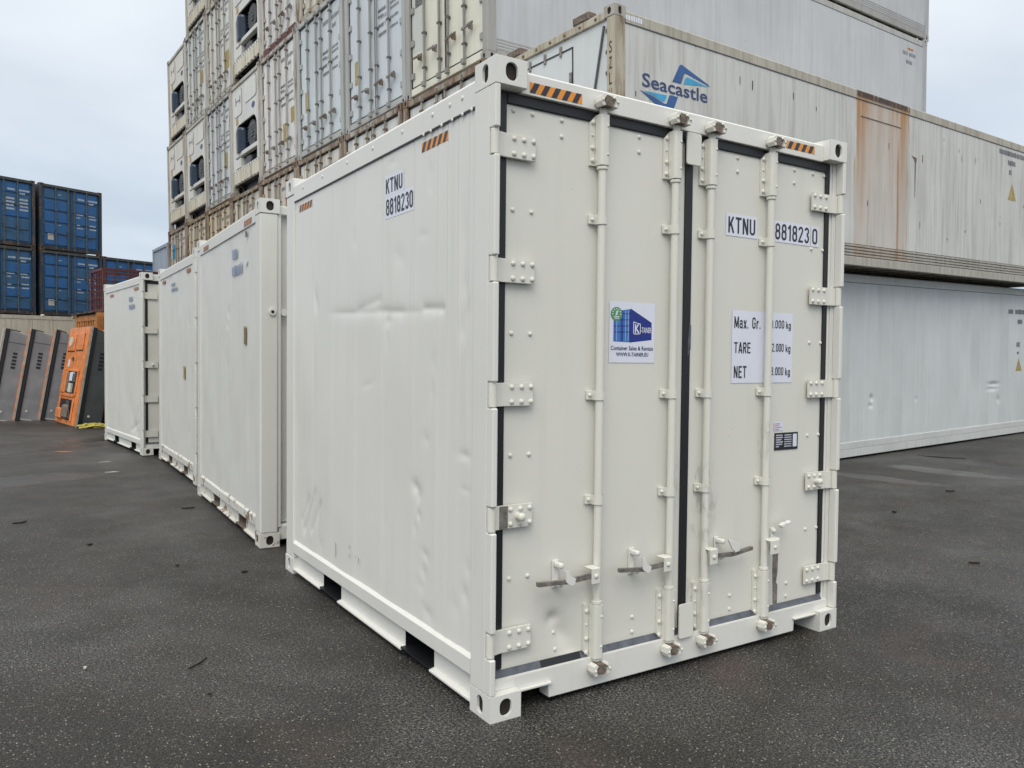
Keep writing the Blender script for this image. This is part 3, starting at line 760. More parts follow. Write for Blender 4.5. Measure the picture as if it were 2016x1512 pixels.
def white_frame(root, mat, tidy, dents, creases, seed, pockets, plain_front=False, rustpk=False, step=0.0125):
    # corner castings
    for (sx, x0, x1) in ((-1, 0, .162), (1, W-.162, W)):
        for (sy, y0, y1) in ((-1, 0, .178), (1, L-.178, L)):
            for (z0, z1) in ((0, .118), (H-.118, H)):
                cm = WHITE2R if rustpk and z0 == 0 else mat
                part('corner_casting', casting_mesh('corner_casting', cm, x0, x1, y0, y1, z0, z1, sx, sy), cm, root)
    if plain_front:
        for s_ in (0, 1):
            m = (lambda x: W-x) if s_ else (lambda x: x)
            mb = MB().box(m(0.0), m(0.150), 0.004, 0.170, 0.118, H-0.118, 0.012); part('corner_post', mb, mat, root)
    else:
        post_profile(root, mat, False, HZ); post_profile(root, mat, True, HZ)
    for s_ in (0, 1):
        m = (lambda x: W-x) if s_ else (lambda x: x)
        part('corner_post', MB().box(m(0.004), m(0.140), L-0.178, L-0.004, 0.118, H-0.118, 0.008), mat, root)
    # side rails
    for s_ in (0, 1):
        m = (lambda x: W-x) if s_ else (lambda x: x)
        part('top_rail', MB().prism([(m(0.004), 2.722), (m(0.004), 2.828), (m(0.020), 2.846), (m(0.09), 2.846), (m(0.09), 2.80), (m(0.03), 2.722)], 1, .178, L-.178), mat, root)
        mb = MB()
        mb.prism([(m(0.0), 0.160), (m(0.0), 0.232), (m(0.016), 0.250), (m(0.06), 0.250), (m(0.06), 0.160)], 1, .178, L-.178)
        segs = [(.178, pockets[0][0]), (pockets[0][1], pockets[1][0]), (pockets[1][1], L-.178)]
        for (a, b) in segs:
            mb.box(m(0.034), m(0.044), a, b, 0.036, 0.160)
            mb.prism([(m(0.004), 0.030), (m(0.004), 0.040), (m(0.036), 0.048), (m(0.06), 0.048), (m(0.06), 0.030)], 1, a, b)
        part('bottom_rail', mb, WHITE2R if rustpk else mat, root)
    # fork pockets run right through
    for (a, b) in pockets:
        mb = MB()
        x0, x1 = 0.036, W-0.036
        mb.add([(x0, a, .05), (x1, a, .05), (x1, a, .159), (x0, a, .159)], [(0, 1, 2, 3)]); mb.add([(x0, b, .05), (x1, b, .05), (x1, b, .159), (x0, b, .159)], [(3, 2, 1, 0)])
        mb.box(0.006, W-0.006, a, b, 0.040, 0.050); mb.box(0.06, W-0.06, a, b, 0.150, 0.158)
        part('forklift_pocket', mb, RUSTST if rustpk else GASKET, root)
    mb = MB().box(0.02, W-0.02, 0.1, L-0.02, 0.160, 0.190); part('floor', mb, mat, root)
    mb = MB().box(0.06, W-0.06, 0.06, L-0.06, 2.800, 2.838, 0.004); part('roof_panel', mb, mat, root)
    skin_panels(root, mat, dents, creases, seed, step)
    part('far_side_wall', MB().box(W-0.06, W-0.012, 0.178, L-0.178, 0.24, 2.73), mat, root)
    part('end_wall', MB().box(0.10, W-0.10, L-0.08, L-0.03, 0.118, 2.81), mat, root)
    if not plain_front:
        # door header and sill
        mb = MB()
        mb.prism([(0.045, 2.772), (0.045, 2.862), (0.052, 2.870), (0.15, 2.870), (0.15, 2.772)], 0, .162, W-.162)
        part('door_header', mb, mat, root)
        mb = MB()
        pr = [(0.160, 0.106), (0.160, 0.166), (W-0.160, 0.166), (W-0.160, 0.106), (2.100, 0.106), (2.094, 0.028), (0.346, 0.028), (0.340, 0.106)]
        n = len(pr)
        mb.prism(pr, 1, 0.044, 0.12)
        mb.box(0.163, 0.352, 0.026, 0.05, 0.097, 0.1055); mb.box(W-0.352, W-0.163, 0.026, 0.05, 0.097, 0.1055)
        mb.box(0.031, 0.1595, 0.0445, 0.12, 0.1185, 0.166); mb.box(W-0.1595, W-0.031, 0.0445, 0.12, 0.1185, 0.166)
        part('door_sill', mb, mat, root)
        mb = MB()
        mb.add([(0.063, 0.062, .166), (W-0.063, 0.062, .166), (W-0.063, 0.080, .201), (0.063, 0.080, .201)], [(0, 1, 2, 3)])
        mb.add([(0.063, 0.062, .166), (W-0.063, 0.062, .166), (W-0.063, 0.10, .166), (0.063, 0.10, .166)], [(3, 2, 1, 0)])
        part('sill_gasket', mb, GASKET2, root, 'worn sealing strip along the door bottom, grey-blue sky reflection in its colour')  # grey-blue colour stands in for sky reflected by the tilted flap
        gaskets(root)

def hazard(root, org, U, V, w_, h_, n=5, lean=0.55):
    t = part('hazard_tape', sheet(org, U, V, rect(0, w_, 0, h_), 0.0012), TAPEO, root)
    mb = MB(); p = w_/n
    for k in range(-1, n+1):
        a = k*p; q = [(a, 0), (a+p*.5, 0), (a+p*.5+h_*lean, h_), (a+h_*lean, h_)]
        # clip to the strip
        def cl(poly):
            for (axis_lo, lim) in ((True, 0.0), (False, w_)):
                o = []
                for i in range(len(poly)):
                    A, B = poly[i], poly[(i+1) % len(poly)]
                    ia = (A[0] >= lim) if axis_lo else (A[0] <= lim); ib = (B[0] >= lim) if axis_lo else (B[0] <= lim)
                    if ia: o.append(A)
                    if ia != ib:
                        f = (lim-A[0])/(B[0]-A[0]); o.append((lim, A[1]+f*(B[1]-A[1])))
                poly = o
                if len(poly) < 3: return None
            return poly
        q = cl(q)
        if q: sheet(org, U, V, q, 0.002, 0, mb)
    part('tape_stripes', mb, TAPED, t)
    return t

def on_skin(mb, off, keep=False):
    """lay a flat print onto the dented near side of the front container"""
    v = np.array(mb.v); x = 0.016 + dent_field(MAIN_DENTS, MAIN_CREASE, v[:, 1], v[:, 2], 5)*(1-0.8*smooth(2.66, 2.72, v[:, 2]))
    v[:, 0] = x - off - ((-(v[:, 0]-0.006)-.002) if keep else 0); mb.v = [tuple(q) for q in v.tolist()]; return mb
def skin_sheet(y0, z0, w_, h_, off=.0012):
    Y, Z = np.meshgrid(np.linspace(y0, y0-w_, 14), np.linspace(z0, z0+h_, 8), indexing='ij')
    return on_skin(MB().grid(np.stack([0*Y, Y, Z], -1)), off)
DU, DV = (1, 0, 0), (0, 0, 1)            # door plane axes as the viewer sees them
SU, SV = (0, -1, 0), (0, 0, 1)           # near side
# ---- the freshly painted container in front
main = thing('reefer_container', 'freshly painted white ten-foot reefer container standing nearest, double doors and gas-style locking bars', 'container')
main['label'] = 'large freshly painted white ten-foot container in front, double doors closed, blue logo sticker'
white_frame(main, WHITE, True, MAIN_DENTS, MAIN_CREASE, 5, [(0.600, 0.940), (1.905, 2.240)])
doors = door_panels(main, DOORP, True, DOOR_DENT)
door_hardware(main)
# black newer piece in the sill gasket
mb = MB().add([(0.315, 0.0615, .1675), (0.545, 0.0615, .1675), (0.545, 0.0795, .2025), (0.315, 0.0795, .2025)], [(0, 1, 2, 3)]); part('gasket_patch', mb, GASKET, main, 'shiny black newer piece of bottom door seal')
mb = MB().add([(1.222, .0632, 1.62), (1.243, .0632, 1.66), (1.244, .0632, 1.78), (1.234, .0632, 1.80), (1.222, .0632, 1.70)], [(0, 1, 2, 3, 4)]); part('gasket_scuff', mb, GASKET2, main, 'scraped grey spot on the middle door seal')
# tapes
hazard(main, (0.203, 0.045, 2.783), DU, DV, 0.294, 0.046)
hazard(main, (1.892, 0.045, 2.803), DU, DV, 0.303, 0.043)
for (y_, z_) in ((0.742, 2.638), (2.722, 2.634)):
    t = hazard(main, (0.009, y_, z_), SU, SV, 0.288, 0.046)
    for q, off_ in ((t, .0012), (t.children[0], .0024)):
        m_ = MB(); m_.v = [tuple(v.co) for v in q.data.vertices]; on_skin(m_, off_)
        for v, c in zip(q.data.vertices, m_.v): v.co = c

# side registration
sx = 0.006
t = part('number_sticker', skin_sheet(1.197, 2.488, .243, .110), DECAL, main)
part('lettering', on_skin(stroke_text('KTNU', (sx, 1.183, 2.501), SU, SV, .212, .084), .0026, True), INK, t)
t = part('number_sticker', skin_sheet(1.192, 2.366, .362, .1215), DECAL, main)
part('lettering', on_skin(stroke_text('8818230', (sx, 1.182, 2.382), SU, SV, .342, .090), .0026, True), INK, t)
# door registration
dy = 0.0735
for txt, x0, wd, tx0, tw in (('KTNU', 1.500, .251, 1.518, .214), ('881823', 1.892, .316, 1.900, .298), ('0', 2.216, .072, 2.228, .047)):
    t = part('number_sticker', sheet((x0, dy, 2.277), DU, DV, rect(0, wd, 0, .120), .001), DECAL, main)
    part('lettering', stroke_text(txt, (tx0, dy, 2.291), DU, DV, tw, .092), INK, t)
# weights
t = part('weight_sticker', sheet((1.563, dy, 1.479), DU, DV, rect(0, .507, 0, .398), .001), DECAL, main)
for a, x, z, wd, ht in (('Max. Gr.', 1.579, 1.778, .212, .066), ('TARE', 1.581, 1.642, .131, .066), ('NET', 1.582, 1.507, .101, .066),
    ('10.000', 1.856, 1.788, .137, .047), ('2.000', 1.889, 1.655, .104, .047), ('8.000', 1.886, 1.521, .107, .047),
    ('kg', 2.010, 1.775, .045, .056), ('kg', 2.010, 1.642, .045, .056), ('kg', 2.010, 1.508, .045, .056)):
    part('lettering', stroke_text(a, (x, dy, z), DU, DV, wd, ht, .002, .136), INK, t)
# sales sticker
so = (0.701, dy, 1.586)
t = part('sales_sticker', sheet(so, DU, DV, rect(0, .296, 0, .299), .001), DECAL, main)
# pixel-free proportions of the print: u to the right, v up, 0..1
sw, sh = .296, .299
def sq(pts): return [(x*sw, y*sh) for x, y in pts]
pic = MB()
sheet(so, DU, DV, sq([(.09, .345), (.09, .86-.03), (.47, .89), (.47, .335)]), .0014, 1, pic)
sheet(so, DU, DV, sq([(.47, .335), (.47, .89), (.93, .675), (.93, .385)]), .0014, 0, pic)
sheet(so, DU, DV, sq([(.445, .335), (.445, .888), (.485, .89), (.485, .335)]), .0016, 0, pic)
for v in (.50, .60, .70, .80): sheet(so, DU, DV, sq([(.10, v-.012), (.10, v+.004), (.45, v+.020), (.45, v-.002)]), .0016, 0, pic)
for u in (.245, .275): sheet(so, DU, DV, sq([(u, .35), (u, .86), (u+.02, .86), (u+.02, .35)]), .0017, 0, pic)
for u in (.09, .43): sheet(so, DU, DV, sq([(u, .345), (u, .85), (u+.015, .85), (u+.015, .345)]), .0017, 0, pic)
for i in range(9):
    u = .52+i*.045; a = .89-(u-.47)*.467; b_ = .335+(u-.47)*.109
    sheet(so, DU, DV, sq([(u, b_+.02), (u, a-.03), (u+.007, a-.032), (u+.007, b_+.021)]), .0016, 3, pic)
for u in (.155, .345, .405): sheet(so, DU, DV, sq([(u, .36), (u, .85), (u+.006, .85), (u+.006, .36)]), .0018, 4, pic)
gc = [(.15+.125*math.cos(i*math.pi/12), .795+.115*math.sin(i*math.pi/12)) for i in range(24)]
sheet(so, DU, DV, sq(gc), .0020, 2, pic)
for i in range(7):
    a = R(-10+i*33); cx_, cy_ = .15+.085*math.cos(a), .805+.075*math.sin(a)
    sheet(so, DU, DV, sq(rect(cx_-.014, cx_+.014, cy_-.007, cy_+.007)), .0024, 4, pic)
sheet(so, DU, DV, sq([(.12, .775), (.165, .775), (.165, .80), (.185, .845), (.15, .85), (.14, .81)]), .0024, 4, pic)
for k, (a, b_) in enumerate(((.09, .21), (.105, .20))): sheet(so, DU, DV, sq(rect(a, b_, .745-.025*k, .758-.025*k)), .0024, 4, pic)
part('print', pic, [PRINTB, PRINTL, PRINTG, NAVY, DECAL], t)
kt = MB()
for (a, b_, c_, d_) in ((.515, .53, .47, .67), (.665, .68, .475, .635), ):
    sheet(so, DU, DV, sq([(a, c_), (a, d_), (b_, d_-.004), (b_, c_)]), .0024, 0, kt)
sheet(so, DU, DV, sq([(.515, .47), (.515, .483), (.68, .489), (.68, .476)]), .0024, 0, kt)
sheet(so, DU, DV, sq([(.515, .67), (.515, .683), (.68, .648), (.68, .635)]), .0024, 0, kt)
part('logo_frame', merge(kt), DECAL, t, stuff=True)
part('lettering', text_mb('K', (so[0]+.55*sw, dy, so[2]+.495*sh), DU, DV, .105*sw, .145*sh, .0026, .03), DECAL, t)
part('lettering', text_mb('-TAINER', (so[0]+.685*sw, dy, so[2]+.50*sh), DU, DV, .232*sw, .092*sh, .0026, .016), DECAL, t)
part('lettering', text_mb('Container Sales & Rentals', (so[0]+.035*sw, dy, so[2]+.205*sh), DU, DV, .93*sw, .070*sh, .002, .014), NAVY, t)
part('lettering', text_mb('WWW.K-TAINER.EU', (so[0]+.15*sw, dy, so[2]+.105*sh), DU, DV, .71*sw, .064*sh, .002, .018), NAVY, t)
# small red-lined label and the black data plate
t = part('small_label', sheet((1.922, dy, 1.203), DU, DV, rect(0, .082, 0, .050), .001), DECAL, main)
mb = MB()
for i, l_ in enumerate((.05, .045, .065, .04)): sheet((1.926, dy, 1.241-.011*i), DU, DV, rect(0, l_, 0, .0035), .002, 0, mb)
part('lettering', mb, PINK, t)
t = part('data_plate', MB().box(1.930, 2.134, dy-.003, dy, 1.091, 1.190), INK, main)
mb = dashes((1.938, dy-.003, 1.098), DU, DV, [(.002, .075-.013*i, (.055, .06, .05, .06, .055, .03)[i], .007) for i in range(6)]+[(.075, .075-.013*i, .065, .006) for i in range(6)], .001, 4)
sheet((1.938, dy-.003, 1.098), DU, DV, rect(.150, .185, .008, .082), .001, 0, mb)
part('lettering', mb, DECAL, t)
mb = MB()
for y_, z_, l_ in ((1.943, .315, .10), (1.70, .42, .022), (1.705, .365, .02), (1.60, .385, .012), (1.55, .368, .03), (1.56, .35, .008), (1.67, .39, .008)):
    mb.add([(0.0065, y_, z_), (0.0065, y_-.005, z_), (0.0065, y_-.005, z_+l_), (0.0065, y_, z_+l_*.9)], [(0, 1, 2, 3)])
part('scratches', mb, INK, main, 'small black paint scratches low on the side', stuff=True)
mb = MB()
rb = random.Random(3)
for y_ in (.30, .42, .60, .95, 1.35, 1.75, 2.2, 2.6): mb.dome((0.004, y_, 2.79), (-1, 0, 0), .012, .004, 8)
for y_ in (.215, .30, .40, .505, .62, .70): mb.dome((0.006, y_, 2.716), (-1, 0, 0), .010, .006, 6)
part('rail_rivets', mb, WHITE, main, stuff=True)
part('rail_gap_shade', MB().box(0.0095, 0.020,   .178, L-.178, 2.7165, 2.7215), GREYINK, main)  # dark strip painting the shadow gap under the top rail

# ---- three smaller-looking white containers behind it
GW = 'white ten-foot containers standing in a row behind the first'
def row_label(root, y0, y1, z0, z1, off, seed):
    rows = [(0, .62*(z1-z0), (y0-y1)*.6, .36*(z1-z0)), (0, .05*(z1-z0), (y0-y1), .36*(z1-z0))]
    part('lettering', dashes((off, y0, z0), SU, SV, rows, .002, seed), BLURB, root)
rs = random.Random(11)
def rand_dents(n, sd):
    r = random.Random(sd)
    return [(r.uniform(.25, 2.75), r.uniform(.3, 2.6), r.uniform(.02, .09), r.uniform(.02, .1), r.uniform(-30, 30), r.uniform(.003, .010)) for _ in range(n)]
c2 = thing('reefer_container', 'white container directly behind the first one, plain end post and dark fork pockets', 'container', (-.002, 3.692, 0.004), -.029, GW)
white_frame(c2, WHITE2, False, rand_dents(9, 2)+[(1.32, 2.01, .04, .05, 20, .02), (1.37, 1.90, .03, .03, 0, .016), (1.41, 1.78, .02, .04, 10, .009), (1.3, 2.55, .05, .1, 40, .008)], [], 8,
            [(0.66, 0.98), (1.86, 2.18)], True, True, 0.025)
part('end_panel', MB().box(0.15, W-0.15, 0.10, 0.15, 0.17, 2.80), WHITE2, c2)
for xf in (.150, W-.175): part('panel_flange', MB().box(xf, xf+.025, .020, .10, .16, 2.78), WHITE2, c2)
part('end_header', MB().box(0.162, W-.162, 0.03, 0.15, 2.775, 2.85, .006), WHITE2, c2)
part('end_sill', MB().box(0.162, W-.162, 0.03, 0.15, 0.05, 0.175, .006), WHITE2, c2)
part('tarpaulin_bar', MB().box(0.30, 0.34, 0.055, 0.10, 0.30, 2.30, .006), WHITE2, c2)
mb = MB().tube((0.10, 0.004, 1.965), (0.10, -0.012, 1.965), .030, 14); part('bolt', mb, WHITE2, c2)
mb = MB().tube((0.10, -0.012, 1.965), (0.10, -0.0135, 1.965), .014, 10); part('bolt_hole', mb, VOID, c2)
mb = MB().tube((0.205, 0.10, 1.965), (0.205, 0.03, 1.965), .030, 14); part('knob', mb, WHITE2, c2)
mb = MB()
for z in (.35, .9, 1.45, 2.05, 2.5): mb.dome((0.32, 0.055, z), (0, -1, 0), .018, .012)
part('end_bolts', mb, STEEL, c2, stuff=True)
row_label(c2, 1.11, .70, 2.33, 2.60, .005, 21)
hazard(c2, (.003, .60, 2.735), SU, SV, .29, .05); hazard(c2, (.003, 2.58, 2.735), SU, SV, .29, .05)
t = part('yellow_label', sheet((.005, .62, 1.70), SU, SV, rect(0, .09, 0, .16), .001), OCHRE, c2)
part('lettering', dashes((.005, .605, 1.71), SU, SV, [(0, .02*i, .06, .012) for i in range(7)], .002, 6), INK, t)
part('bare_patch', sheet((.005, .58, 2.40), SU, SV, rect(0, .075, 0, .04), .001), DECAL, c2)
part('vent_cap', MB().box(0.0, 0.006, .50, .54, 2.64, 2.69), MGREY, c2)

c3 = thing('reefer_container', 'white container third in the row, right hinges over black door seal, rusty fork pockets', 'container', (.175, 7.251, 0.015), -.012, GW)
white_frame(c3, WHITE2, False, rand_dents(14, 5)+[(1.16, 2.32, .05, .16, 15, .02), (1.35, 2.5, .04, .1, 30, .014), (.5, .6, .06, .1, 10, .012), (.9, 2.0, .05, .3, 4, .012)], [], 12, [(0.72, 1.02), (1.95, 2.25)], False, True, 0.025)
c4 = thing('reefer_container', 'farthest white container of the row, beside the orange leaning unit, door hinges showing', 'container', (.045, 10.718, 0.012), .086, GW)
c4['label'] = 'farthest white container of the row, next to the leaning orange unit, door end turned out'
c3['label'] = 'third white container of the row, dented, with rust around its fork pockets'
white_frame(c4, WHITE2, False, rand_dents(8, 9)+[(.65, .42, .12, .12, 30, .025), (.45, .35, .08, .05, 20, .015), (.8, .62, .06, .1, 0, .012)], [(.3, .5, .9, .33, .03, .012), (.35, .72, .6, .40, .03, .012)], 15, [(0.6, 0.94), (1.9, 2.24)], False, False, 0.025)
for c in (c3, c4):
    door_panels(c, DOORP, False)
    door_hardware(c, False)
kb = merge(MB().tube((0.165, .046, HZ[2]), (0.165, .02, HZ[2]), .017, 10), MB().dome((0.165, .02, HZ[2]), (0, -1, 0), .018, .014)); part('grease_bolt', kb, DOORP, c4)
row_label(c3, 1.80, 1.30, 2.47, 2.60, .005, 31); row_label(c4, .93, .52, 2.34, 2.56, .005, 41)
part('yellow_label', sheet((.005, .86, 1.28), SU, SV, rect(0, .10, 0, .17), .001), OCHRE, c3)
hazard(c3, (.006, .62, 2.64), SU, SV, .27, .045); hazard(c3, (.006, 2.6, 2.64), SU, SV, .27, .045)
hazard(c4, (.006, .56, 2.64), SU, SV, .29, .045); hazard(c4, (.006, 2.45, 2.63), SU, SV, .29, .045)

# ------------------------------------------------------------------ forty-foot reefers
L40 = 12.192
CREAM, PALE, GREYW, BLUEG = (.56, .53, .44), (.52, .535, .51), (.47, .50, .515), (.40, .455, .50)
FR = dict(tint=[.5, .48, .42], dirt=.9, rust=.5, mult=(.70, .665, .61), dm=1.4, rm=1.12)   # frame members
PN = dict(tint=[.5, .5, .48], dirt=.5, rust=.12, mult=(1, 1, 1), dm=1.0, rm=.35)
def casting40(root, h, both=False):
    for z in (0, h-.118):
        for (sx, x0, x1) in ((-1, 0, .162), (1, W-.162, W)):
            part('corner_casting', casting_mesh('corner_casting', AGED, x0, x1, 0, .178, z, z+.118, sx, -1), AGED, root, **{**FR, 'rm': 1.5})
            if both: part('corner_casting', casting_mesh('corner_casting', AGED, x0, x1, L40-.178, L40, z, z+.118, sx, 1), AGED, root, **FR)
def body40(root, h, side=False, mat=None, front=.06):
    mat = mat or AGED
    x1 = W-.012 if not side else W-.05
    part('body_shell', MB().box(.012, x1, front, L40-.02, .16, h-.05), AGED, root, **PN)
    for s_ in (0, 1):
        m = (lambda x: W-x) if s_ else (lambda x: x)
        part('corner_post', MB().box(m(0.0), m(.125), .004, .17, .118, h-.118, .008), AGED, root, **FR)
    if side:
        part('corner_post', MB().box(W-.12, W, L40-.17, L40-.004, .118, h-.118, .006), AGED, root, **FR)
    part('top_rail', MB().prism([(W-.004, h-.165), (W-.004, h-.055), (W-.02, h-.04), (W-.09, h-.04), (W-.09, h-.165)], 1, .178, L40-.178) if side else MB().box(.002, .09, .178, L40-.178, h-.16, h-.04), mat, root, **FR)
    part('bottom_rail', MB().box(W-.06, W-.004, .178, L40-.178, .03, .155, .006), AGED, root, **FR)
    mb = MB()
    for i in range(26): y = .35+i*.46; mb.box(.06, W-.06, y, y+.06, .05, .155)
    part('cross_members', mb, AGED, root, stuff=True, **{**FR, 'mult': (.72, .68, .60)})
def side40(root, h, mat, ribs=True, seed=1, dents=()):
    """the long side that can be seen: 31 lapped panels over a ribbed kick plate"""
    r = random.Random(seed); n = 31; a0, a1 = .178, L40-.178; pw = (a1-a0)/n
    z0 = .34 if ribs else .26
    for i in range(n):
        a, b = a0+i*pw, a0+(i+1)*pw; d = r.uniform(0, .0015); bow = r.uniform(-.001, .0015)
        yy = np.array([a, a+.006, a+pw*.5, b-.006, b]); zz = np.linspace(z0, h-.165, 7)
        near = [q for q in dents if a-q[2]*3 < q[0] < b+q[2]*3]
        if near:
            yy = np.unique(np.concatenate([[a, a+.006, b-.006, b], np.linspace(a+.01, b-.01, 22)])); zz = np.linspace(z0, h-.165, 110)
        Y, Z = np.meshgrid(yy, zz, indexing='ij')
        X = W-.014-d + np.where((Y < a+.003) | (Y > b-.003), -.004, 0.0) - sum(q[4]*np.exp(-(((Y-q[0]+.25*(Z-q[1]))/q[2])**2+((Z-q[1])/q[3])**2)) for q in near)
        part('side_panel', MB().grid(np.stack([X, Y, Z], -1), 0, bool(near)), mat, root, **PN)
    part('rail_gap_shade', MB().box(W-.02, W-.008, a0, a1, h-.174, h-.1655), GREYINK, root)  # dark strip painted in for the shadow line below the rail
    if ribs:
        mb = MB()
        for k in range(4):
            z = .165+k*.044; mb.prism([(W-.03, z), (W-.008, z+.008), (W-.008, z+.028), (W-.03, z+.040)], 1, a0, a1)
        mb.box(W-.05, W-.028, a0, a1, .15, .345)
        part('kick_plate', mb, mat, root, **{**FR, 'rust': .25})
    else:
        mb = MB().box(W-.03, W-.002, a0, a1, .155, .262, .006); part('kick_plate', mb, mat, root, **PN)
def hinge40(): return MB().box(.075, .235, -.012, .012, -.05, .05, .004)
def doors40(root, h):
    body40(root, h)
    for z in (0,):
        casting40(root, h)
    part('door_header', MB().box(.162, W-.162, .01, .12, h-.13, h-.035, .006), AGED, root, **FR)
    part('door_sill', MB().box(.162, W-.162, .02, .12, .05, .165, .006), AGED, root, **FR)
    for x0, x1 in ((.13, 1.196), (1.242, W-.13)):
        part('door', MB().box(x0+.02, x1-.0, .055, .10, .20, h-.16, .006), AGED, root, **PN)
    mb = MB(); mb.box(.125, .15, .05, .09, .17, h-.13); mb.box(W-.15, W-.125, .05, .09, .17, h-.13); mb.box(1.196, 1.242, .05, .09, .19, h-.15)
    mb.box(.15, W-.15, .05, .09, h-.16, h-.131); mb.box(.15, W-.15, .045, .09, .166, .20)
    part('door_gasket', mb, GASKET, root)
    for mir in (0, 1):
        mb = hinge40(); 
        if mir: mb = MB().box(W-.235, W-.075, -.012, .012, -.05, .05, .004)
        me = mb.mesh('hinge', AGED)
        for k in range(5):
            hg = link('hinge', me, root, (0, .04, .38+k*(h-.78)/4))
            for kk, v in {**FR, 'mult': (.62, .60, .55), 'rm': .6}.items(): hg[kk] = v
    for x in BARX:
        mb = MB().tube((x, .01, .10), (x, .01, h-.07), .021, 8)
        for z in (.14, h-.11): mb.box(x-.04, x+.04, -.03, .03, z-.04, z+.035)
        part('locking_bar', mb, AGED, root, **{**FR, 'mult': (.52, .49, .44), 'rm': .8})
        mb = MB()
        for z in (.40, .95, 1.6, 2.2, h-.3): mb.box(x-.042, x+.026, -.013, .05, z-.015, z+.015)
        part('bar_straps', mb, AGED, root, stuff=True, **{**FR, 'mult': (.22, .20, .18)})
    for k, x in enumerate(BARX):
        s_ = -1 if k < 2 else 1
        mb = MB().prism([(x, .575), (x+s_*.30, .60), (x+s_*.30, .625), (x, .615)] if s_ > 0 else [(x, .575), (x, .615), (x+s_*.30, .625), (x+s_*.30, .60)], 1, -.045, -.025)
        mb.box(x+s_*.16-.010, x+s_*.16+.010, -.02, .05, .56, .65)
        part('door_handle', mb, STEEL if k % 2 else RUSTST, root)
    part('lettering', dashes((1.30, .0545, 0), DU, DV, [(.09, 2.42, .30, .085), (.50, 2.42, .36, .085), (.55, 2.25, .18, .085), (.05, 1.85, .30, .055), (.05, 1.76, .2, .055), (.52, 1.85, .32, .055), (.52, 1.76, .32, .055),
        (.05, 1.60, .22, .055), (.52, 1.60, .32, .055), (.05, 1.44, .30, .055), (.52, 1.44, .30, .055)], .001, 3), GREYINK, root)
def machine40(root, h):
    body40(root, h, front=.70); casting40(root, h)
    part('end_header', MB().box(.162, W-.162, .01, .12, h-.12, h-.03, .006), AGED, root, **FR)
    # front plate with the condenser opening cut out
    ox0, ox1, oz0, oz1 = .34, 2.10, .66, 1.78; mb = MB()
    y0, y1 = .04, .075
    mb.box(.125, ox0, y0, y1, .60, h-.12); mb.box(ox1, W-.125, y0, y1, .60, h-.12)
    mb.box(ox0, ox1, y0, y1, oz1, h-.12); mb.box(ox0, ox1, y0, y1, .60, oz0)
    n = 6
    for (cx, s_) in ((ox0, 1), (ox1, -1)):
        r_ = .30; pts = [(cx, oz1)]+[(cx+s_*r_*(1-math.cos(R(90*i/n))), oz1-r_*(1-math.sin(R(90*i/n)))) for i in range(n+1)][::-1]
        if s_ < 0: pts = pts[::-1]
        mb.prism(pts, 1, y0, y1)
    part('front_plate', mb, AGED, root, **{**PN, 'rm': .7})
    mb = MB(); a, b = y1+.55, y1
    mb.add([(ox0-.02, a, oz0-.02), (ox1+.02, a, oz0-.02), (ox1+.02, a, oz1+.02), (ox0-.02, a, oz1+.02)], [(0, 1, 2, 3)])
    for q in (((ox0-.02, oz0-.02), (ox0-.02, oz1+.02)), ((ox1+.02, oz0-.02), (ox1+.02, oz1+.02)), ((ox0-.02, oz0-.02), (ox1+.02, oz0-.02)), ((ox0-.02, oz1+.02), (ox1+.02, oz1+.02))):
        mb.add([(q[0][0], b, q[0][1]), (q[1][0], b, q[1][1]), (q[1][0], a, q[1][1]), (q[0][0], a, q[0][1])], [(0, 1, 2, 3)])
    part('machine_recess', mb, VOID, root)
    part('receiver_tank', merge(MB().tube((.72, .16, 1.06), (.72, .16, 1.62), .20, 16), MB().dome((.72, .16, 1.62), (0, 0, 1), .20, .10, 16)), MBLUE, root)
    mb = MB().tube((1.48, .12, 1.42), (1.48, .20, 1.42), .33, 20)
    mb.tube((1.48, .10, 1.42), (1.48, .13, 1.42), .10, 12)
    part('condenser_fan', mb, MGREY, root)
    mb = MB()
    for i in range(5): mb.tube((1.20, .095, 1.25+.085*i), (1.78, .095, 1.25+.085*i), .008, 5)
    part('fan_guard', mb, STEEL, root)
    part('cross_bar', MB().box(.34, 2.10, .03, .15, .955, 1.07, .012), AGED, root, **PN)
    part('compressor', merge(MB().tube((1.05, .22, .80), (1.45, .22, .80), .12, 12), MB().box(1.0, 1.35, .10, .35, .665, .9, .01)), MGREY, root)
    part('control_box', MB().box(.36, .78, .03, .28, .67, .92, .01), AGED, root, **PN)
    part('pipe', merge(MB().tube((1.75, .15, .67), (1.95, .12, 1.0), .03, 8), MB().tube((1.95, .12, 1.0), (1.95, .12, 1.6), .03, 8)), MGREY, root)
    for (x0, x1, z0, z1) in ((.30, .95, 2.02, h-.22), (1.22, 2.12, 2.20, h-.18)):
        r_ = .10; pts = []
        for (cx, cz, a0) in ((x1-r_, z1-r_, 0), (x0+r_, z1-r_, 90), (x0+r_, z0+r_, 180), (x1-r_, z0+r_, 270)):
            for i in range(4): t = R(a0+30*i); pts.append((cx+r_*math.cos(t), cz+r_*math.sin(t)))
        part('access_panel', MB().prism(pts, 1, .028, .0405), AGED, root, **PN)
        cx, cz = (x0+x1)/2, (z0+z1)/2
        pts2 = [(cx+(u-cx)*1.035, cz+(v-cz)*1.03) for u, v in pts]
        part('panel_seal', MB().prism(pts2, 1, .034, .0402), GASKET, root)
    mb = MB()
    for u in (.45, .80): sheet((0, .0278, 0), DU, DV, rect(u, u+.05, 2.30, 2.50), .001, 0, mb)
    sheet((0, .0278, 0), DU, DV, rect(.50, .80, 2.38, 2.41), .001, 0, mb)
    part('vent_slots', mb, GASKET, root)
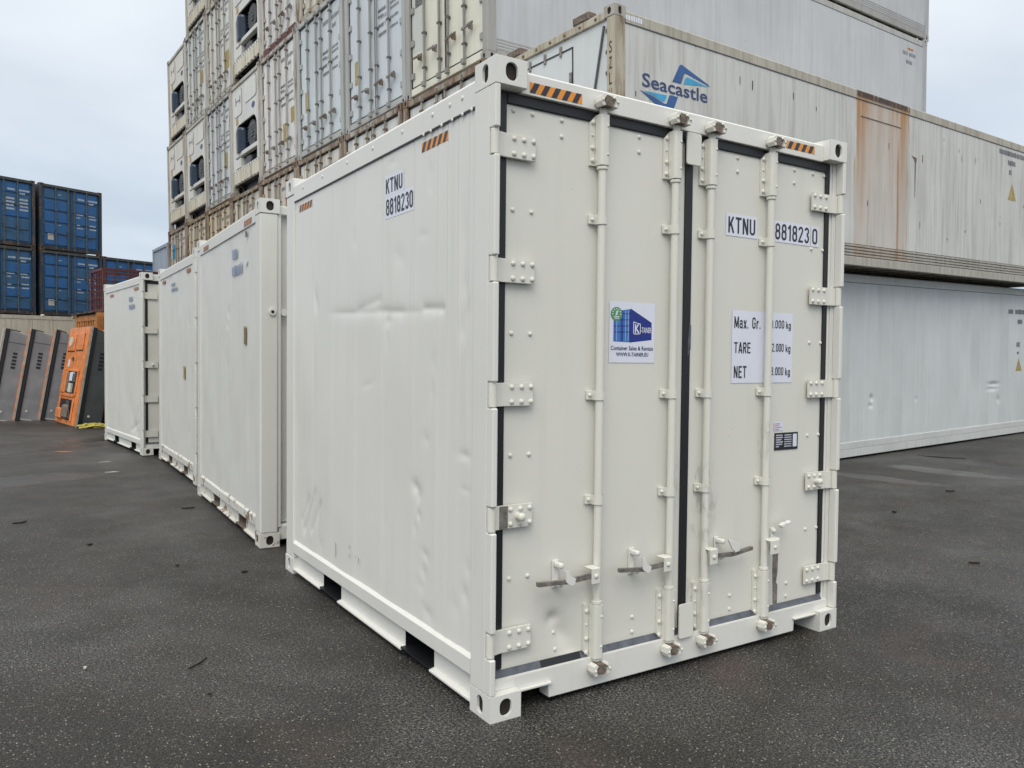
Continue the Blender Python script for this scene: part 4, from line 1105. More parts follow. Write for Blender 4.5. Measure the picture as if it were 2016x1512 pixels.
    pts = [(1.86+.13*math.cos(i*math.pi/8), 2.02+.075*math.sin(i*math.pi/8)) for i in range(16)]
    part('maker_badge', MB().prism(pts, 1, .034, .0398), LOGOD, root)
    part('warning_label', sheet((0, .0395, 0), DU, DV, rect(.42, .62, 1.80, 1.98), .001), OCHRE, root)
    mb = MB()
    for i in range(12): mb.dome((.22+i*.18, .04, .625), (0, -1, 0), .022, .015, 6)
    part('bolt_row', mb, STEEL, root, stuff=True)
    mb = MB()
    for i in range(8): x = .17+i*.263; mb.prism([(x, .05), (x+.06, .02), (x+.20, .02), (x+.258, .05)], 2, .29, .59)
    mb.box(.125, W-.125, .05, .09, .27, .60)
    part('ribbed_plate', mb, AGED, root, **{**FR, 'rust': .2, 'mult': (.9, .86, .74)})
    mb = MB().box(.02, W-.02, .22, .30, .03, .29)
    for xg in (.50, W-.56): mb.prism([(.06, .27), (.24, .27), (.24, .05)], 0, xg, xg+.06)
    mb.box(.125, W-.125, .06, .22, .255, .27)
    part('end_sill', mb, GASKET, root)  # black box: darkness of the open gap below the ribbed plate, as colour

proto_d = thing('reefer_container', 'x', 'container'); doors40(proto_d, H)
proto_m = thing('reefer_container', 'x', 'container'); machine40(proto_m, H)
protos = [proto_d, proto_m]
SX, SY, ST, SP, TILT = 4.02, 6.86, 0.050, 2.48, 0.02
GS = 'old reefer containers in the tall stack'
ORD = ['nearest', 'second', 'third', 'fourth', 'fifth', 'sixth', 'seventh', 'eighth', 'ninth']
TW = {1: 'ground', 2: 'second', 3: 'third', 4: 'fourth', 5: 'fifth'}
used = set()
def stack_place(o, k, tier, z0=0.07, dz=0.0):
    c, s = math.cos(ST), math.sin(ST)
    b = k*SP + W
    jx = random.uniform(-.02, .03) if k else 0
    o.location = (SX - b*s + jx, SY + b*c, z0 + (tier-1)*H + dz)
    rz = ST - math.pi/2
    # the yard rises gently away from us, so every stack leans with it (local y runs up the slope)
    o.rotation_euler = (Matrix.Rotation(rz, 3, 'Z') @ Matrix.Rotation(TILT, 3, 'X')).to_euler()
layout = {  # (column, tier): kind, colour, dirt, rust
    (0, 3): ('d', (.56, .55, .47), .35, .30), (1, 3): ('d', (.46, .50, .535), .16, .22), (2, 3): ('d', (.47, .515, .54), .2, .24), (3, 3): ('d', (.62, .615, .585), .6, .45),
    (4, 3): ('m', (.55, .55, .53), .3, .38), (5, 3): ('d', (.50, .525, .545), .4, .38), (6, 3): ('m', (.53, .525, .495), .35, .40), (7, 3): ('m', (.52, .50, .455), .4, .40),
    (0, 4): ('d', (.42, .45, .47), .3, .25), (1, 4): ('d', (.5, .5, .46), .5, .3), (2, 4): ('d', (.56, .54, .47), .7, .42), (3, 4): ('d', (.62, .615, .58), .65, .45), (4, 4): ('m', (.55, .55, .525), .35, .42),
    (5, 4): ('d', (.55, .555, .53), .5, .42), (6, 4): ('d', (.52, .54, .535), .42, .40), (7, 4): ('m', (.52, .50, .46), .4, .40),
    (5, 5): ('d', (.52, .50, .45), .6, .4), (6, 5): ('m', (.51, .50, .465), .45, .4)}
for k in range(8): layout[k, 2] = ('d', [(.5, .51, .5), (.52, .53, .52), (.55, .54, .5), (.5, .47, .42), (.50, .47, .40), (.54, .47, .36), (.52, .46, .36), (.5, .47, .42)][k], .8, .62)
for k in range(8): layout[k, 1] = ('d', (.5, .49, .45), .7, .5)
HUE = lambda c: 'cream' if c[0]-c[2] > .09 else ('blue-grey' if c[2] > c[0] else 'off-white')
for (k, tier), (kind, colr, dirt, rust) in sorted(layout.items()):
    colr = tuple(min(.80, c*1.36) for c in colr)
    pr = {'d': proto_d, 'm': proto_m}[kind]
    if kind not in used: o = pr; used.add(kind)
    else: o = copy_tree(pr)
    o['group'] = GS
    endw = 'door end' if kind == 'd' else 'cooling machine'
    cw = 'at the near corner' if k == 0 else '%s column from near corner' % ORD[k]
    o['label'] = '%s reefer, %s, %s level of tall stack, %s' % (HUE(colr), endw, TW[tier], cw)
    stack_place(o, k, tier)
    paint_tree(o, colr, dirt*1.25, rust)
    if k == 0 and tier in (3, 4):
        sh_ = [c for c in o.children if c.name.startswith('body_shell')][0]
        side40(o, H, AGED, True, tier+3)
        paint_tree(o, (.53, .545, .565), .26, .1)
        for c in o.children:
            if c.name.split('.')[0] in ('door', 'door_sill', 'door_header'):
                c['tint'] = list(colr if c.name.startswith('door') else colr)
        casting = [c for c in o.children if c.name.startswith('corner_casting')]
        part('corner_post', MB().box(W-.12, W, L40-.17, L40-.004, .118, H-.118, .006), AGED, o, tint=[.42, .43, .44], dirt=.5, rust=.25)
        for z in (0, H-.118):
            part('corner_casting', casting_mesh('corner_casting', AGED, W-.162, W, L40-.178, L40, z, z+.118, 1, 1), AGED, o, tint=[.42, .43, .42], dirt=.6, rust=.35)
        part('top_rail', MB().prism([(W-.004, H-.165), (W-.004, H-.055), (W-.02, H-.04), (W-.09, H-.04), (W-.09, H-.165)], 1, .178, L40-.178), AGED, o, tint=[.46, .46, .44], dirt=.6, rust=.22)
        if tier == 3:
            RU = (0, 1, 0)
            mb = dashes((W-.0125, 11.15, 0), RU, SV, [(0, 2.40, .22, .085), (.27, 2.40, .28, .085), (.15, 2.22, .26, .085)], .001, 5)
            part('lettering', mb, GREYINK, o)
            part('number_sticker', sheet((W-.0132, 11.24, 2.18), RU, SV, rect(0, .35, 0, .15), .001), DECAL, o)
            hazard(o, (W-.013, 11.35, 2.53), RU, SV, .26, .05)
# markings that only some of the stack doors carry
def find(k, tier):
    for o in S.objects:
        if o.parent is None and o.get('group') == GS and o['label'].find(TW[tier]+' level') >= 0 and (('at the near corner' in o['label']) if k == 0 else (ORD[k]+' column' in o['label'])): return o
for (k, tier, x, z, w_, h_, m) in ((3, 3, 1.45, .62, .28, .42, OCHRE), (3, 3, 1.95, .95, .26, .34, OCHRE), (2, 3, .36, .95, .22, .42, OCHRE), (1, 3, .34, .85, .22, .44, OCHRE), (5, 3, 1.65, .9, .3, .45, OCHRE), (6, 4, 1.7, 1.0, .3, .4, OCHRE),
                                   (0, 3, .26, 1.45, .32, .45, MGREY), (0, 3, 1.42, 1.75, .22, .5, DECAL), (5, 4, 1.7, .7, .4, .5, OCHRE), (7, 2, .4, 1.9, .4, .5, LOGOC)):
    o = find(k, tier)
    part('label_patch', sheet((0, .0545, 0), DU, DV, rect(x, x+w_, z, z+h_), .001), m, o)
o = find(0, 3)
mb = MB().box(.152, .56, .0535, .056, .75, 2.72); part('repair_sheet', mb, AGED, o, 'whiter repair sheet on the hinge side of the door', tint=[.62, .64, .60], dirt=.2, rust=.05)
o = find(3, 4); part('sill_plate', MB().box(.165, W-.165, .002, .02, .03, .17), REDM, o, 'dark red painted door sill')
for (k, tier) in ((1, 3), (2, 3), (3, 3)):
    o = find(k, tier)
    for a, z in (('MAX.G.', 1.86), ('TARE', 1.72), ('NET', 1.58), ('CU.CAP', 1.42)): part('lettering', text_mb(a, (1.375, .0545, z), DU, DV, .30, .062, .001, .01), GREYINK, o)

# dry containers beyond the far end of the stack
def dry_end(root, h, tint):
    part('body_shell', MB().box(.02, W-.02, .09, 6.05, .12, h-.02), AGED, root, tint=list(tint), dirt=.4, rust=.15)
    for x0, x1 in ((0, .12), (W-.12, W)): part('corner_post', MB().box(x0, x1, 0, .16, .0, h), AGED, root, tint=list(tint), dirt=.5, rust=.3)
    part('end_rail', MB().box(.12, W-.12, 0, .1, h-.11, h-.01), AGED, root, tint=list(tint), dirt=.5, rust=.3)
    part('end_sill', MB().box(.12, W-.12, 0, .1, .02, .15), AGED, root, tint=list(tint), dirt=.5, rust=.3)
    for i in range(9):
        x = .13+i*.243; part('corrugation', MB().prism([(x, .08), (x+.045, .03), (x+.15, .03), (x+.195, .08)], 2, .15, h-.11), AGED, root, tint=list(tint), dirt=.45, rust=.15)
for tier in (1, 2):
    o = thing('dry_container', 'pale blue corrugated container past the far end of the stack, %s one' % ('lower' if tier == 1 else 'upper'), 'container', group='dry containers past the stack')
    dry_end(o, 2.75, (.36, .42, .50)); stack_place(o, 8, tier, dz=-.10*(tier))

# ---- long side container pair at the right
RU = (0, 1, 0)
low = thing('reefer_container', 'clean pale grey forty-foot container on the ground behind the front container', 'container')
body40(low, H, True); casting40(low, H, True); side40(low, H, AGED, False, 9, [(5.75, .92, .05, .05, .03), (5.72, .80, .06, .03, .02), (9.9, 1.02, .20, .035, .03), (9.85, .93, .2, .03, .022), (10.1, .72, .06, .06, .02), (7.1, .85, .03, .04, .012)])
low.location = (4.10, 4.296, 0.0); low.rotation_euler = (Matrix.Rotation(.044-math.pi/2, 3, 'Z') @ Matrix.Rotation(.02, 3, 'X')).to_euler()
low['label'] = 'clean pale grey forty-foot container on the ground under the rust-streaked one'
sea = thing('reefer_container', 'x', 'container')
H86 = 2.591
body40(sea, H86, True, AGEDSEA); casting40(sea, H86, True); side40(sea, H86, AGEDSEA, True, 17)
sea.location = (3.871, 3.834, 2.896-.011); sea.rotation_euler = (Matrix.Rotation(.056-math.pi/2, 3, 'Z') @ Matrix.Rotation(.02, 3, 'X')).to_euler()
sea['label'] = 'weathered grey container with broad orange rust streak and big blue logo on its side'
def place_near_right(o, x, y): # local x = W is the near long side
    pass
# both are placed by their near left bottom edge: shift by the width across
for o, th in ((low, .044), (sea, .056)):
    o.location.x += -W*math.sin(th); o.location.y += W*math.cos(th)
paint_tree(low, (.61, .64, .645), .16, .04)
paint_tree(sea, (.63, .63, .605), .55, .22)
for c in low.children:
    if c.name.split('.')[0] in ('top_rail', 'bottom_rail', 'kick_plate'): c['tint'] = [.60, .615, .60]; c['dirt'] = .2; c['rust'] = .05
for c in sea.children:
    nm = c.name.split('.')[0]
    if nm == 'corner_post': c['tint'] = [.48, .43, .34]; c['rust'] = .55
    if nm == 'top_rail': c['tint'] = [.47, .44, .37]; c['rust'] = .35
# end of the rust-streaked one: white cover with a hatch
part('end_cover', MB().box(.125, W-.125, .03, .08, .16, H86-.13, .006), AGED, sea, tint=[.66, .69, .70], dirt=.15, rust=.05)
part('end_header', MB().box(.162, W-.162, .0, .12, H86-.13, H86-.04, .006), AGED, sea, tint=[.5, .46, .36], dirt=.8, rust=.45)
part('end_sill', MB().box(.162, W-.162, .0, .12, .03, .16, .006), AGED, sea, tint=[.5, .46, .36], dirt=.8, rust=.45)
mb = MB()
for (a, b, c_, d_) in ((.70, 1.72, 2.33, 2.345), (.70, 1.72, 1.62, 1.635), (.70, .715, 1.62, 2.345), (1.705, 1.72, 1.62, 2.345)): mb.box(a, b, .0225, .030, c_, d_)
part('hatch_seal', mb, GASKET, sea)
for x, z in ((.9, 2.35), (1.2, 2.35), (1.5, 2.35), (.78, 2.0), (1.68, 2.0), (1.5, 1.65)): part('hatch_latch', MB().box(x-.02, x+.02, .012, .030, z-.06, z+.06, .004), STEEL, sea)
part('brace_pipe', MB().tube((2.26, .015, 2.40), (2.0, .015, 1.3), .014, 8), MGREY, sea)
mb = MB()
for i in range(9): mb.dome((2.30, .03, .5+i*.23), (0, -1, 0), .025, .02, 6)
for i in range(8): mb.dome((.25+i*.27, 0, H86-.085), (0, -1, 0), .02, .015, 6)
part('end_bolts', mb, RUSTST, sea, stuff=True)
for x in (.45, 1.75): part('roof_bracket', MB().box(x, x+.28, -.01, .12, H86-.04, H86+.05, .01), RUSTST, sea)
tv = [text_mb(ch, (W-.082, .0035, H86-.52-i*.17), DU, DV, .045, .13, .001, .01) for i, ch in enumerate('SZLU')] + [text_mb(ch, (W-.076, .0035, H86-1.34-i*.17), DU, DV, .035, .10, .001, .01) for i, ch in enumerate('976')]
for q in tv: part('lettering', q, INK, sea)
# side logo: word between two folded arrow blades
ox = W-.0125
def LG(pts): return [(x, z) for x, z in pts]
logo = MB(); org = (ox, 0, 0)
# traced proportions in metres along the side / up
sheet(org, RU, SV, [(.93, 1.925), (1.05, 2.135), (1.085, 2.150), (1.56, 2.005), (1.58, 1.985), (1.17, 2.06), (1.13, 2.055), (1.075, 1.925)], .001, 0, logo)
sheet(org, RU, SV, [(1.12, 1.930), (1.155, 2.005), (1.185, 2.025), (1.55, 1.975), (1.40, 1.965)], .001, 1, logo)
sheet(org, RU, SV, [(.40, 1.735), (.62, 1.70), (.80, 1.650), (.835, 1.655), (.885, 1.765), (1.025, 1.765), (.92, 1.545), (.865, 1.535), (.70, 1.60)], .001, 0, logo)
sheet(org, RU, SV, [(.46, 1.737), (.845, 1.752), (.805, 1.680), (.78, 1.672), (.62, 1.712)], .0012, 1, logo)
lg = part('logo_mark', logo, [LOGOB, LOGOC], sea)
part('lettering', text_mb('Seacastle', (ox, .44, 1.782), RU, SV, 1.10, .155, .0016, .014), LOGOD, lg)
mb = MB().prism([(9.72, 1.50), (10.05, 1.50), (9.885, 1.80)], 0, W-.0135, W-.0115); part('warning_triangle', mb, OCHRE, sea)
part('lettering', dashes((W-.0125, 9.35, 0), RU, SV, [(0, 2.28, .4, .09), (.35, 2.28, .7, .09), (.35, 2.12, .3, .09), (.4, 1.95, .1, .1)], .001, 8), GREYINK, sea)
mb = dashes((W-.003, .14, 0), RU, SV, [(0, H86-.135, .30, .06)], .001, 9); part('lettering', mb, DECAL, sea)
mb = dashes((W-.006, .10, 0), RU, SV, [(0, H86-.14, .10, .07), (.26, H86-.15, .12, .03)], .001, 10); part('lettering', mb, INK, sea)
mb = MB(); y_ = 6.42
sheet(org, RU, SV, [(y_-.10, 1.82), (y_+.06, 1.80), (y_+.05, 1.74), (y_+.035, 1.70), (y_+.02, 1.18), (y_+.01, 1.18), (y_, 1.72), (y_-.02, 1.77)], .002, 0, mb)
part('gouge', mb, RUSTST, sea, 'torn rusty gouge in the side skin')
mb = MB()
rg_ = random.Random(5)
for i in range(26):
    a = rg_.uniform(.3, 10.5); b = rg_.uniform(.5, 2.2); sheet(org, RU, SV, rect(a, a+rg_.uniform(.008, .02), b, b+rg_.uniform(.03, .12)), .002, 0, mb)
part('paint_chips', mb, INK, sea, stuff=True)
part('seam_strip', MB().box(W-.0115, W-.0075, 4.88, 6.0, 2.185, 2.195), RUSTST, sea)
# lower one: small print, dents
off = (W-.0125, 0, 0)
part('lettering', dashes(off, RU, SV, [(10.45, 2.36, .22, .09), (10.74, 2.36, .42, .09), (10.85, 2.17, .2, .09), (10.82, 1.72, .14, .1), (10.85, 1.58, .08, .05)], .002, 12), GREYINK, low)
part('warning_triangle', MB().prism([(10.80, 1.25), (11.06, 1.25), (10.93, 1.50)], 0, W-.0135, W-.0115), OCHRE, low)

# ------------------------------------------------------------------ things at the left
GB = 'blue dry containers stacked two high'
def blue_box(root, h, length=6.058):
    B1, B2 = (.024, .12, .32), (.036, .115, .235)
    q = lambda t, d=.45, r=.2: dict(tint=list(t), dirt=d, rust=r)
    part('body_shell', MB().box(.03, W-.03, .10, length-.02, .14, h-.03), AGED, root, **q((.02, .04, .07)))
    for x0, x1 in ((0, .11), (W-.11, W)): part('corner_post', MB().box(x0, x1, .0, .15, .118, h-.118), AGED, root, **q((.025, .045, .07), .6, .5))
    for z in (0, h-.118):
        for (sx, x0, x1) in ((-1, 0, .162), (1, W-.162, W)): part('corner_casting', casting_mesh('corner_casting', AGED, x0, x1, 0, .178, z, z+.118, sx, -1), AGED, root, **q((.05, .05, .05), .6, .6))
    part('door_header', MB().box(.162, W-.162, .0, .12, h-.12, h-.02), AGED, root, **q((.06, .065, .06), .6, .3))
    part('door_sill', MB().box(.162, W-.162, .0, .12, .03, .16), AGED, root, **q((.03, .03, .035), .6, .5))
    n = 5; z0, z1 = .18, h-.14; ph = (z1-z0)/n
    for x0, x1 in ((.12, 1.205), (1.233, W-.12)):
        mb = MB().box(x0, x1, .075, .10, z0, z1)
        d = part('door', mb, AGED, root, **q(B2))
        for i in range(n):
            col_ = B1 if random.random() < .6 else B2
            part('door_panel', MB().box(x0+.075, x1-.075, .045, .078, z0+i*ph+.045, z0+(i+1)*ph-.045, .025), AGED, d, **q(col_, .35, .08))
    for x in BARX:
        mb = MB().tube((x, .02, .06), (x, .02, h-.05), .024, 6)
        for z in (.11, h-.08, .8, 1.6): mb.box(x-.04, x+.04, -.005, .05, z-.035, z+.035)
        part('locking_bar', mb, MGREY, root)
    for k, x in enumerate(BARX):
        part('door_handle', MB().box(x-(.30 if k < 2 else 0), x+(0 if k < 2 else .30), -.03, -.005, .60+.07*(k % 2), .63+.07*(k % 2)), MGREY, root)
def blue_letters(root, h, rows, sd): part('lettering', dashes((0, .042, 0), DU, DV, [(x, z+.15*b, a, b*.72) for x, z, a, b in rows], .001, sd), PALEINK, root)
TB = .397; cb, sb = math.cos(TB), math.sin(TB)
def blue_at(a, z): return (-.603+a*cb, 33.087+a*sb, z)
RB = [(1.48, 2.12, .26, .10), (1.88, 2.12, .40, .10), (1.92, 2.0, .2, .09), (1.42, 1.52, .30, .06), (1.42, 1.40, .16, .06), (1.90, 1.52, .28, .07), (1.94, 1.40, .28, .08), (1.44, 1.10, .14, .06), (1.44, .98, .26, .06), (1.94, 1.12, .26, .08), (1.96, .98, .26, .08), (.72, 2.2, .12, .05), (.74, 1.0, .06, .06)]
spec = [(0, 3, 'blue container with grey patched left door, top of the right-hand blue pair', True), (0, 2, 'bright blue container, lower one of the right-hand blue pair', True),
        (-2.60, 3, 'blue container with large white lettering block, cut off by picture edge, on top', True), (-2.60, 2, 'blue container cut off by picture edge, under the one with large lettering', True), (2.47, 2, 'dull dark blue container half hidden behind the red cage', True)]
proto_b = None
for (a, tier, lab, vis) in spec:
    o = thing('dry_container', lab, 'container', blue_at(a, 8.298-(4-tier)*2.591), TB, GB)
    blue_box(o, 2.591)
    if a == -2.60 and tier == 3:
        blue_letters(o, 2.591, [(1.48, 2.1, .26, .10), (1.88, 2.1, .40, .10), (1.9, 1.98, .2, .09)]+[(1.42, 1.75-.13*i, .30, .10) for i in range(4)]+[(1.90, 1.75-.13*i, .30, .10) for i in range(4)], 55)
    else: blue_letters(o, 2.591, RB, 50+int(a)+tier)
    part('door_label', sheet((0, .042, 0), DU, DV, rect(.32, .54, .42, .66), .001), FOAM, o)
for (a, lab) in ((0, 'bottom'), (-2.6, 'bottom')): pass
for i, a in enumerate((-2.60, 0, 2.47)):      # what carries them, hidden behind the cream container
    o = thing('dry_container', 'dark blue ground-level container hidden behind the cream one, number %s of three' % ('one', 'two', 'three')[i], 'container', blue_at(a, 0.12), TB, GB+' ')
    part('body_shell', MB().box(.0, W, .0, 6.05, .0, 2.99), AGED, o, tint=[.02, .05, .1], dirt=.4, rust=.2)
    o['group'] = 'ground-level blue containers'; o['label'] = 'dark blue ground-level container carrying the %s' % ('blue one with the large lettering block', 'pair with a grey patched door', 'dull blue one behind the red cage')[i]

# long cream container behind the leaning units; local x runs along its side
cr_ = thing('reefer_container', 'grimy cream container lying crosswise behind the leaning grey units', 'container', (0.31, 27.29, 0.0), math.atan2(27.29-26.98, .31+1.9), None)
cl = 12.19
def cbx(name, *a, tint=(.50, .48, .40), rust=.2, dirt=.7): part(name, MB().box(*a), AGED, cr_, tint=list(tint), dirt=dirt, rust=rust)
cbx('body_shell', -cl+.02, -.02, .03, 2.42, .12, 2.84)
cbx('top_rail', -cl, 0, .0, .10, 2.74, 2.86, rust=.35); cbx('bottom_rail', -cl, 0, .0, .10, .02, .18, rust=.4)
for x in (-.16, -cl): cbx('corner_post', x, x+.16, -.002, .18, .118, 2.78, rust=.45)
for x in (-.178, -cl): cbx('corner_casting', x, x+.178, -.004, .162, 2.78, 2.896, rust=.6)
for x in (-.178, -cl): cbx('corner_casting', x, x+.178, -.004, .162, .0, .118, rust=.6)
for i in range(20): cbx('side_panel', -cl+.16+i*.594, -cl+.16+i*.594+.586, .012, .03, .18, 2.74)
part('roof_lamp', MB().dome((-1.05, .05, 2.86), (0, 0, 1), .06, .05, 8), FOAM, cr_)

# faded orange container and the red cage on its roof
orc = thing('dry_container', 'faded orange container behind the leaning orange unit, boards along its roof edge', 'container', (0.49, 23.10, 0.0), math.atan2(.40, 2.42))
def obx(name, m, *a): return part(name, MB().box(*a), m, orc)
obx('body_shell', ORANGED, .04, 6.0, .04, 2.40, .12, 2.80)
for (x, y) in ((0, 0), (0, 2.28)): obx('corner_post', ORANGED, x, x+.16, y, y+.16, 0, 2.84)
obx('end_rail', ORANGED, .0, .1, .16, 2.28, 2.62, 2.76)
obx('side_rail', ORANGED, .16, 6.0, .0, .1, 2.70, 2.84)
for i in range(8): obx('corrugation', ORANGED, .015, .045, .22+i*.26, .36+i*.26, .15, 2.62)
for i in range(7):
    b_ = MB().box(-.10+.02*(i % 2), 2.2, .02+i*.335, .33+i*.335, 2.842, 2.875+.008*(i % 3)); part('roof_board', b_, BOARD, orc)
cage = thing('steel_cage', 'dark red open steel cage standing on the orange container roof', 'cage', (0.66, 23.26, 2.89), math.atan2(.40, 2.42))
cw_, cd_, ch_ = 2.6, 1.35, 1.28
for x in (0, cw_-.07):
    for y in (0, cd_-.07): part('post', MB().box(x, x+.07, y, y+.07, 0, ch_-.07), REDM, cage)
for z in (0, ch_-.07):
    for y in (0, cd_-.07): part('rail', MB().box(.07, cw_-.07, y, y+.07, z, z+.07), REDM, cage)
    for x in (0, cw_-.07): part('rail', MB().box(x, x+.07, .07, cd_-.07, z, z+.07), REDM, cage)
for i in range(5):
    for y in (.025, cd_-.045): part('bar', MB().box(.07, cw_-.07, y, y+.02, .2+i*.2, .23+i*.2), REDM, cage)
    part('bar', MB().box(.025, .045, .07, cd_-.07, .2+i*.2, .23+i*.2), REDM, cage)
for i in range(4): part('bar', MB().box(.3+i*.55, .33+i*.55, .003, .024, .07, ch_-.07), REDM, cage)
for i in range(4): part('bar', MB().box(.003, .024, .2+i*.26, .23+i*.26, .07, ch_-.07), REDM, cage)

# leaning reefer machines, standing like books; local x = thickness, y = width going away, z = up
GU = 'dismantled cooling machines leaning in a row'
def unit(lab, x, y, rz, lean, front, box_mat, w_=2.02, h_=2.26, th=.52):
    u = thing('cooling_unit', lab, 'machine', (x, y, ground_z(x, y)), rz, GU)
    u.rotation_euler = (Matrix.Rotation(rz, 3, 'Z') @ Matrix.Rotation(lean, 3, 'Y')).to_euler()
    part('flange', MB().box(0, .045, 0, w_, .0, h_, .004), FLANGE, u)
    part('gasket', MB().box(.045, .125, .015, w_-.015, .012, h_-.01, .01), GASKET, u)
    mb = MB().prism([(.125, .03), (th, .06), (th, 2.15), (.125, 2.22)], 1, .05, w_-.05); part('insulated_box', mb, box_mat, u)
    mb = MB(); 
    part('box_seam', MB().box(.13, th-.02, .046, .051, 1.93, 1.945), SSTEELD, u)
    for i in range(5): part('louvre', MB().box(.27, .36, .04, .052, 1.32+i*.085, 1.37+i*.085), GASKET, u)
    part('drain_plug', MB().tube((.24, .05, .27), (.24, .035, .27), .025, 10), FOAM, u)
    part('lower_lip', MB().box(.125, th, .043, .05, .055, .07), FOAM, u)
    # front
    part('front_plate', MB().box(-.02, 0, .01, w_-.01, .02, h_-.01), front, u)
    return u
nrm = math.atan2(-.33, 2.40)       # the width direction, measured from +y
rzu = math.radians(-7.0)
for i, (x, y) in enumerate(((-2.16, 19.45), (-1.64, 19.40), (-1.12, 19.35))):
    m = FOAM if i == 0 else ORANGE
    unit(('leaning grey machine with pale front, leftmost of the row', 'second leaning grey machine from the left end of the row', 'third leaning grey machine, just left of the orange front')[i], x, y, rzu, R(9.5), m, SSTEEL)
ou = unit('leaning machine with bright orange front full of hatches and pipes', -.50, 16.82, R(7.8), R(9), ORANGE, SSTEELD)
def ob(name, m, x0, x1, y0, y1, z0, z1, c=.01): return part(name, MB().box(x0, x1, y0, y1, z0, z1, c), m, ou)
ob('hatch', ORANGE, -.045, -.02, 1.15, 1.85, 1.70, 2.10, .015); ob('hatch', ORANGE, -.05, -.02, .35, 1.0, 1.72, 2.12, .015)
pts = [(1.55+.17*math.cos(i*math.pi/8), 1.92+.12*math.sin(i*math.pi/8)) for i in range(16)]
part('vent_ring', MB().prism(pts, 0, -.055, -.046), FOAM, ou)
ob('hatch_edge', VOID, -.024, -.019, .33, 1.02, 1.70, 1.712, 0); ob('hatch_edge', VOID, -.024, -.019, 1.13, 1.87, 1.68, 1.692, 0)
ob('label_patch', DECAL, -.024, -.02, 1.45, 1.62, 1.33, 1.50, 0); ob('label_patch', TAPEO, -.024, -.02, .62, .76, 1.38, 1.48, 0)
ob('gauge', MGREY, -.05, -.02, 1.08, 1.22, 1.48, 1.56)
ob('recess', VOID, -.024, -.019, .40, 1.82, .72, 1.22, 0)
ob('recess_frame', ORANGE, -.05, -.02, .34, .42, .68, 1.26); ob('recess_frame', ORANGE, -.05, -.02, 1.80, 1.88, .68, 1.26); ob('recess_frame', ORANGE, -.05, -.02, .42, 1.80, .64, .72); ob('recess_frame', ORANGE, -.05, -.02, .42, 1.80, 1.22, 1.28)
ob('control_door', ORANGE, -.07, -.024, 1.35, 1.80, .72, 1.22); ob('coil', RUSTST, -.06, -.024, 1.02, 1.33, .75, 1.20)
ob('switch_box', DECAL, -.08, -.024, .72, .96, 1.0, 1.2); ob('switch_box', MGREY, -.08, -.024, .46, .68, .98, 1.18); ob('switch_box', FOAM, -.08, -.024, .72, .95, .74, .95)
ob('recess', VOID, -.024, -.019, .45, 1.72, .12, .58, 0); ob('compressor', RUSTST, -.12, -.024, .62, 1.1, .14, .46, .05); ob('pump_cover', ORANGE, -.10, -.024, 1.22, 1.72, .12, .36, .02)
ob('recess_frame', ORANGE, -.05, -.02, .36, .46, .10, .62); ob('recess_frame', ORANGE, -.05, -.02, 1.72, 1.80, .10, .62)
for i in range(3): part('pipe', MB().tube((-.05, .5+.1*i, .15), (-.05, .75+.12*i, .55), .018, 6), GASKET, ou)
unit('dark grey machine mostly hidden between orange unit and the white container', .24, 17.35, R(7.8), R(9), ORANGE, SSTEELD)

# yellow lashing straps dropped at the foot of the orange unit
def strap_pile():
    mb = MB(); r = random.Random(8)
    for s_ in range(7):
        cx0, cy0 = -.20+r.uniform(-.12, .18), 16.60+r.uniform(-.06, .08); a = r.uniform(0, 6); q = []
        for i in range(16):
            t = i/15; a += r.uniform(.2, .9)
            q.append((cx0+r.uniform(.12, .24)*math.cos(a), cy0+.09*math.sin(a), .012+.09*abs(math.sin(t*math.pi*2+s_))*r.uniform(.4, 1)))
        for i in range(15):
            p0, p1 = Vector(q[i]), Vector(q[i+1]); n = Vector((0, .026, .012))
            mb.add([p0-n, p1-n, p1+n, p0+n], [(0, 1, 2, 3)], 0, True)
            mb.add([p0-n-Vector((0, 0, .004)), p1-n-Vector((0, 0, .004)), p1+n-Vector((0, 0, .004)), p0+n-Vector((0, 0, .004))], [(3, 2, 1, 0)], 0, True)
    return mb
o = part('lashing_strap', strap_pile(), STRAP, None); o['label'] = 'tangle of yellow lashing strap on the ground at the foot of the orange machine'; o['category'] = 'strap'

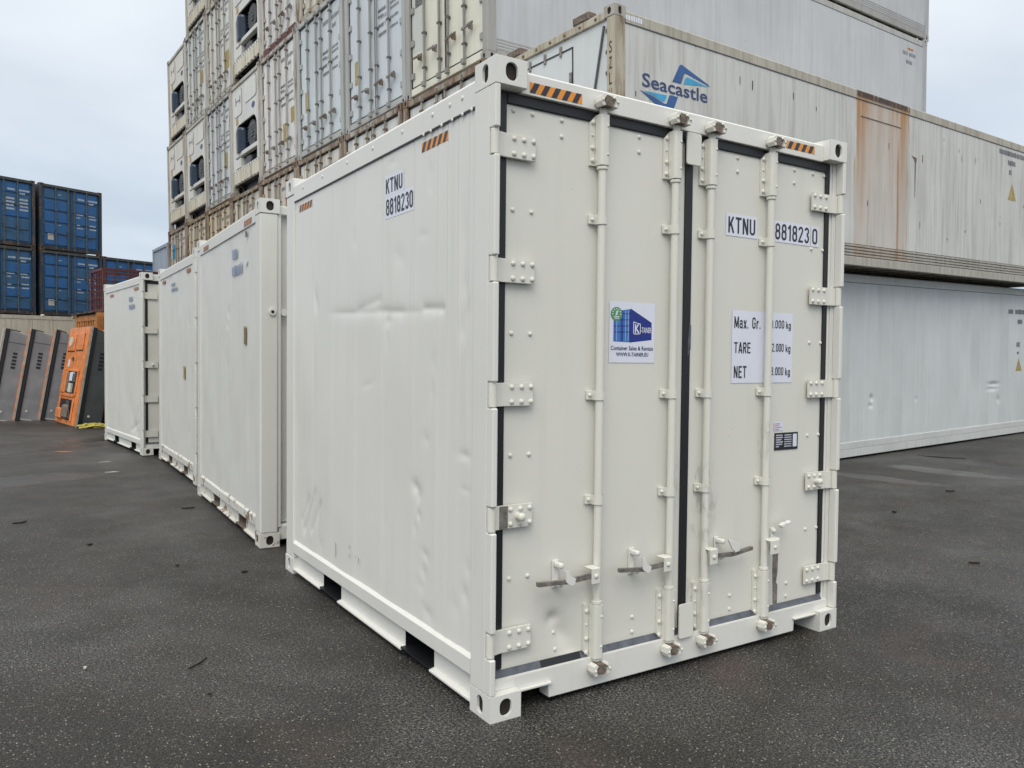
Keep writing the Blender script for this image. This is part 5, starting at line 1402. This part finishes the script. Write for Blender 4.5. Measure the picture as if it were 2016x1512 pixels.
# small litter on the asphalt
GL = 'scraps lying on the asphalt'
def scrap(name, lab, cat, x, y, w_, d_, h_, rz, m):
    r = random.Random(int(x*100)+int(y*37)); n = 7; up_, lo = [], []
    for i in range(n):
        t = i/(n-1)-.5; b_ = r.uniform(-.25, .25)*d_+.12*w_*(t*t-.1); wd = d_*.5*(1-(2*t)**2*.75)*r.uniform(.7, 1.2)
        up_.append((t*w_, b_+wd)); lo.append((t*w_, b_-wd))
    o = part(name, MB().prism(up_+lo[::-1], 2, 0, h_), m, None)
    o.location = (x, y, ground_z(x, y)+.003); o.rotation_euler = (r.uniform(-.05, .05), r.uniform(-.05, .05), rz); o['label'] = lab; o['category'] = cat; o['group'] = GL
for i, (x, y, w_, d_, h_, rz, m, lab, cat) in enumerate([
    (4.67, .33, .085, .016, .012, -.6, LEAF, 'short dark twig alone on the asphalt to the right of the front container', 'twig'),
    (-.94, 1.37, .15, .008, .007, .75, LEAF, 'thin dark twig lying beside the front container', 'twig'),
    (-.17, 5.85, .13, .03, .010, -.4, LEAF, 'dark strip of bark near the second container', 'bark'),
    (6.01, 1.82, .05, .035, .015, .3, LEAF, 'dark pebble-sized scrap right of the front container, middle one of three', 'scrap'),
    (7.69, 2.15, .10, .03, .012, -.7, LEAF, 'dark scrap near the puddle', 'scrap'),
    (10.5, 3.82, .75, .018, .010, -1.45, LEAF, 'long thin dark stick lying past the puddle', 'stick'),
    (-1.67, 5.86, .12, .04, .010, .2, LEAF, 'dark leaf farthest out on the open asphalt at the left', 'leaf'),
    (-1.19, 4.56, .05, .04, .012, .9, LEAF, 'small dark leaf out on the open asphalt at the left', 'leaf'),
    (-.29, 3.04, .05, .03, .010, .2, LEAF, 'small dark chip near the rear corner of the front container', 'chip'),
    (-.97, .95, .016, .014, .008, .2, LEAF, 'tiny black speck of grit near the thin twig', 'grit'),
    (-.68, 3.48, .03, .02, .008, .2, LEAF, 'little dark crumb on asphalt left of the front container', 'crumb'),
    (-1.44, 1.60, .018, .014, .009, .8, FOAM, 'small pale stone on asphalt left of the front container', 'stone'),
    (-.56, 9.06, .17, .05, .004, .1, FOAM, 'pale flattened scrap on asphalt in front of the third container', 'scrap'),
    (-.53, 10.24, .17, .05, .004, .2, FOAM, 'pale flattened scrap on asphalt in front of the farthest white container', 'scrap'),
    (-.97, 11.93, .26, .10, .004, -.2, ORANGED, 'flattened orange leaf on the wet asphalt toward the orange machine', 'leaf')]):
    scrap(cat, lab, cat, x, y, w_, d_, h_, rz, m)
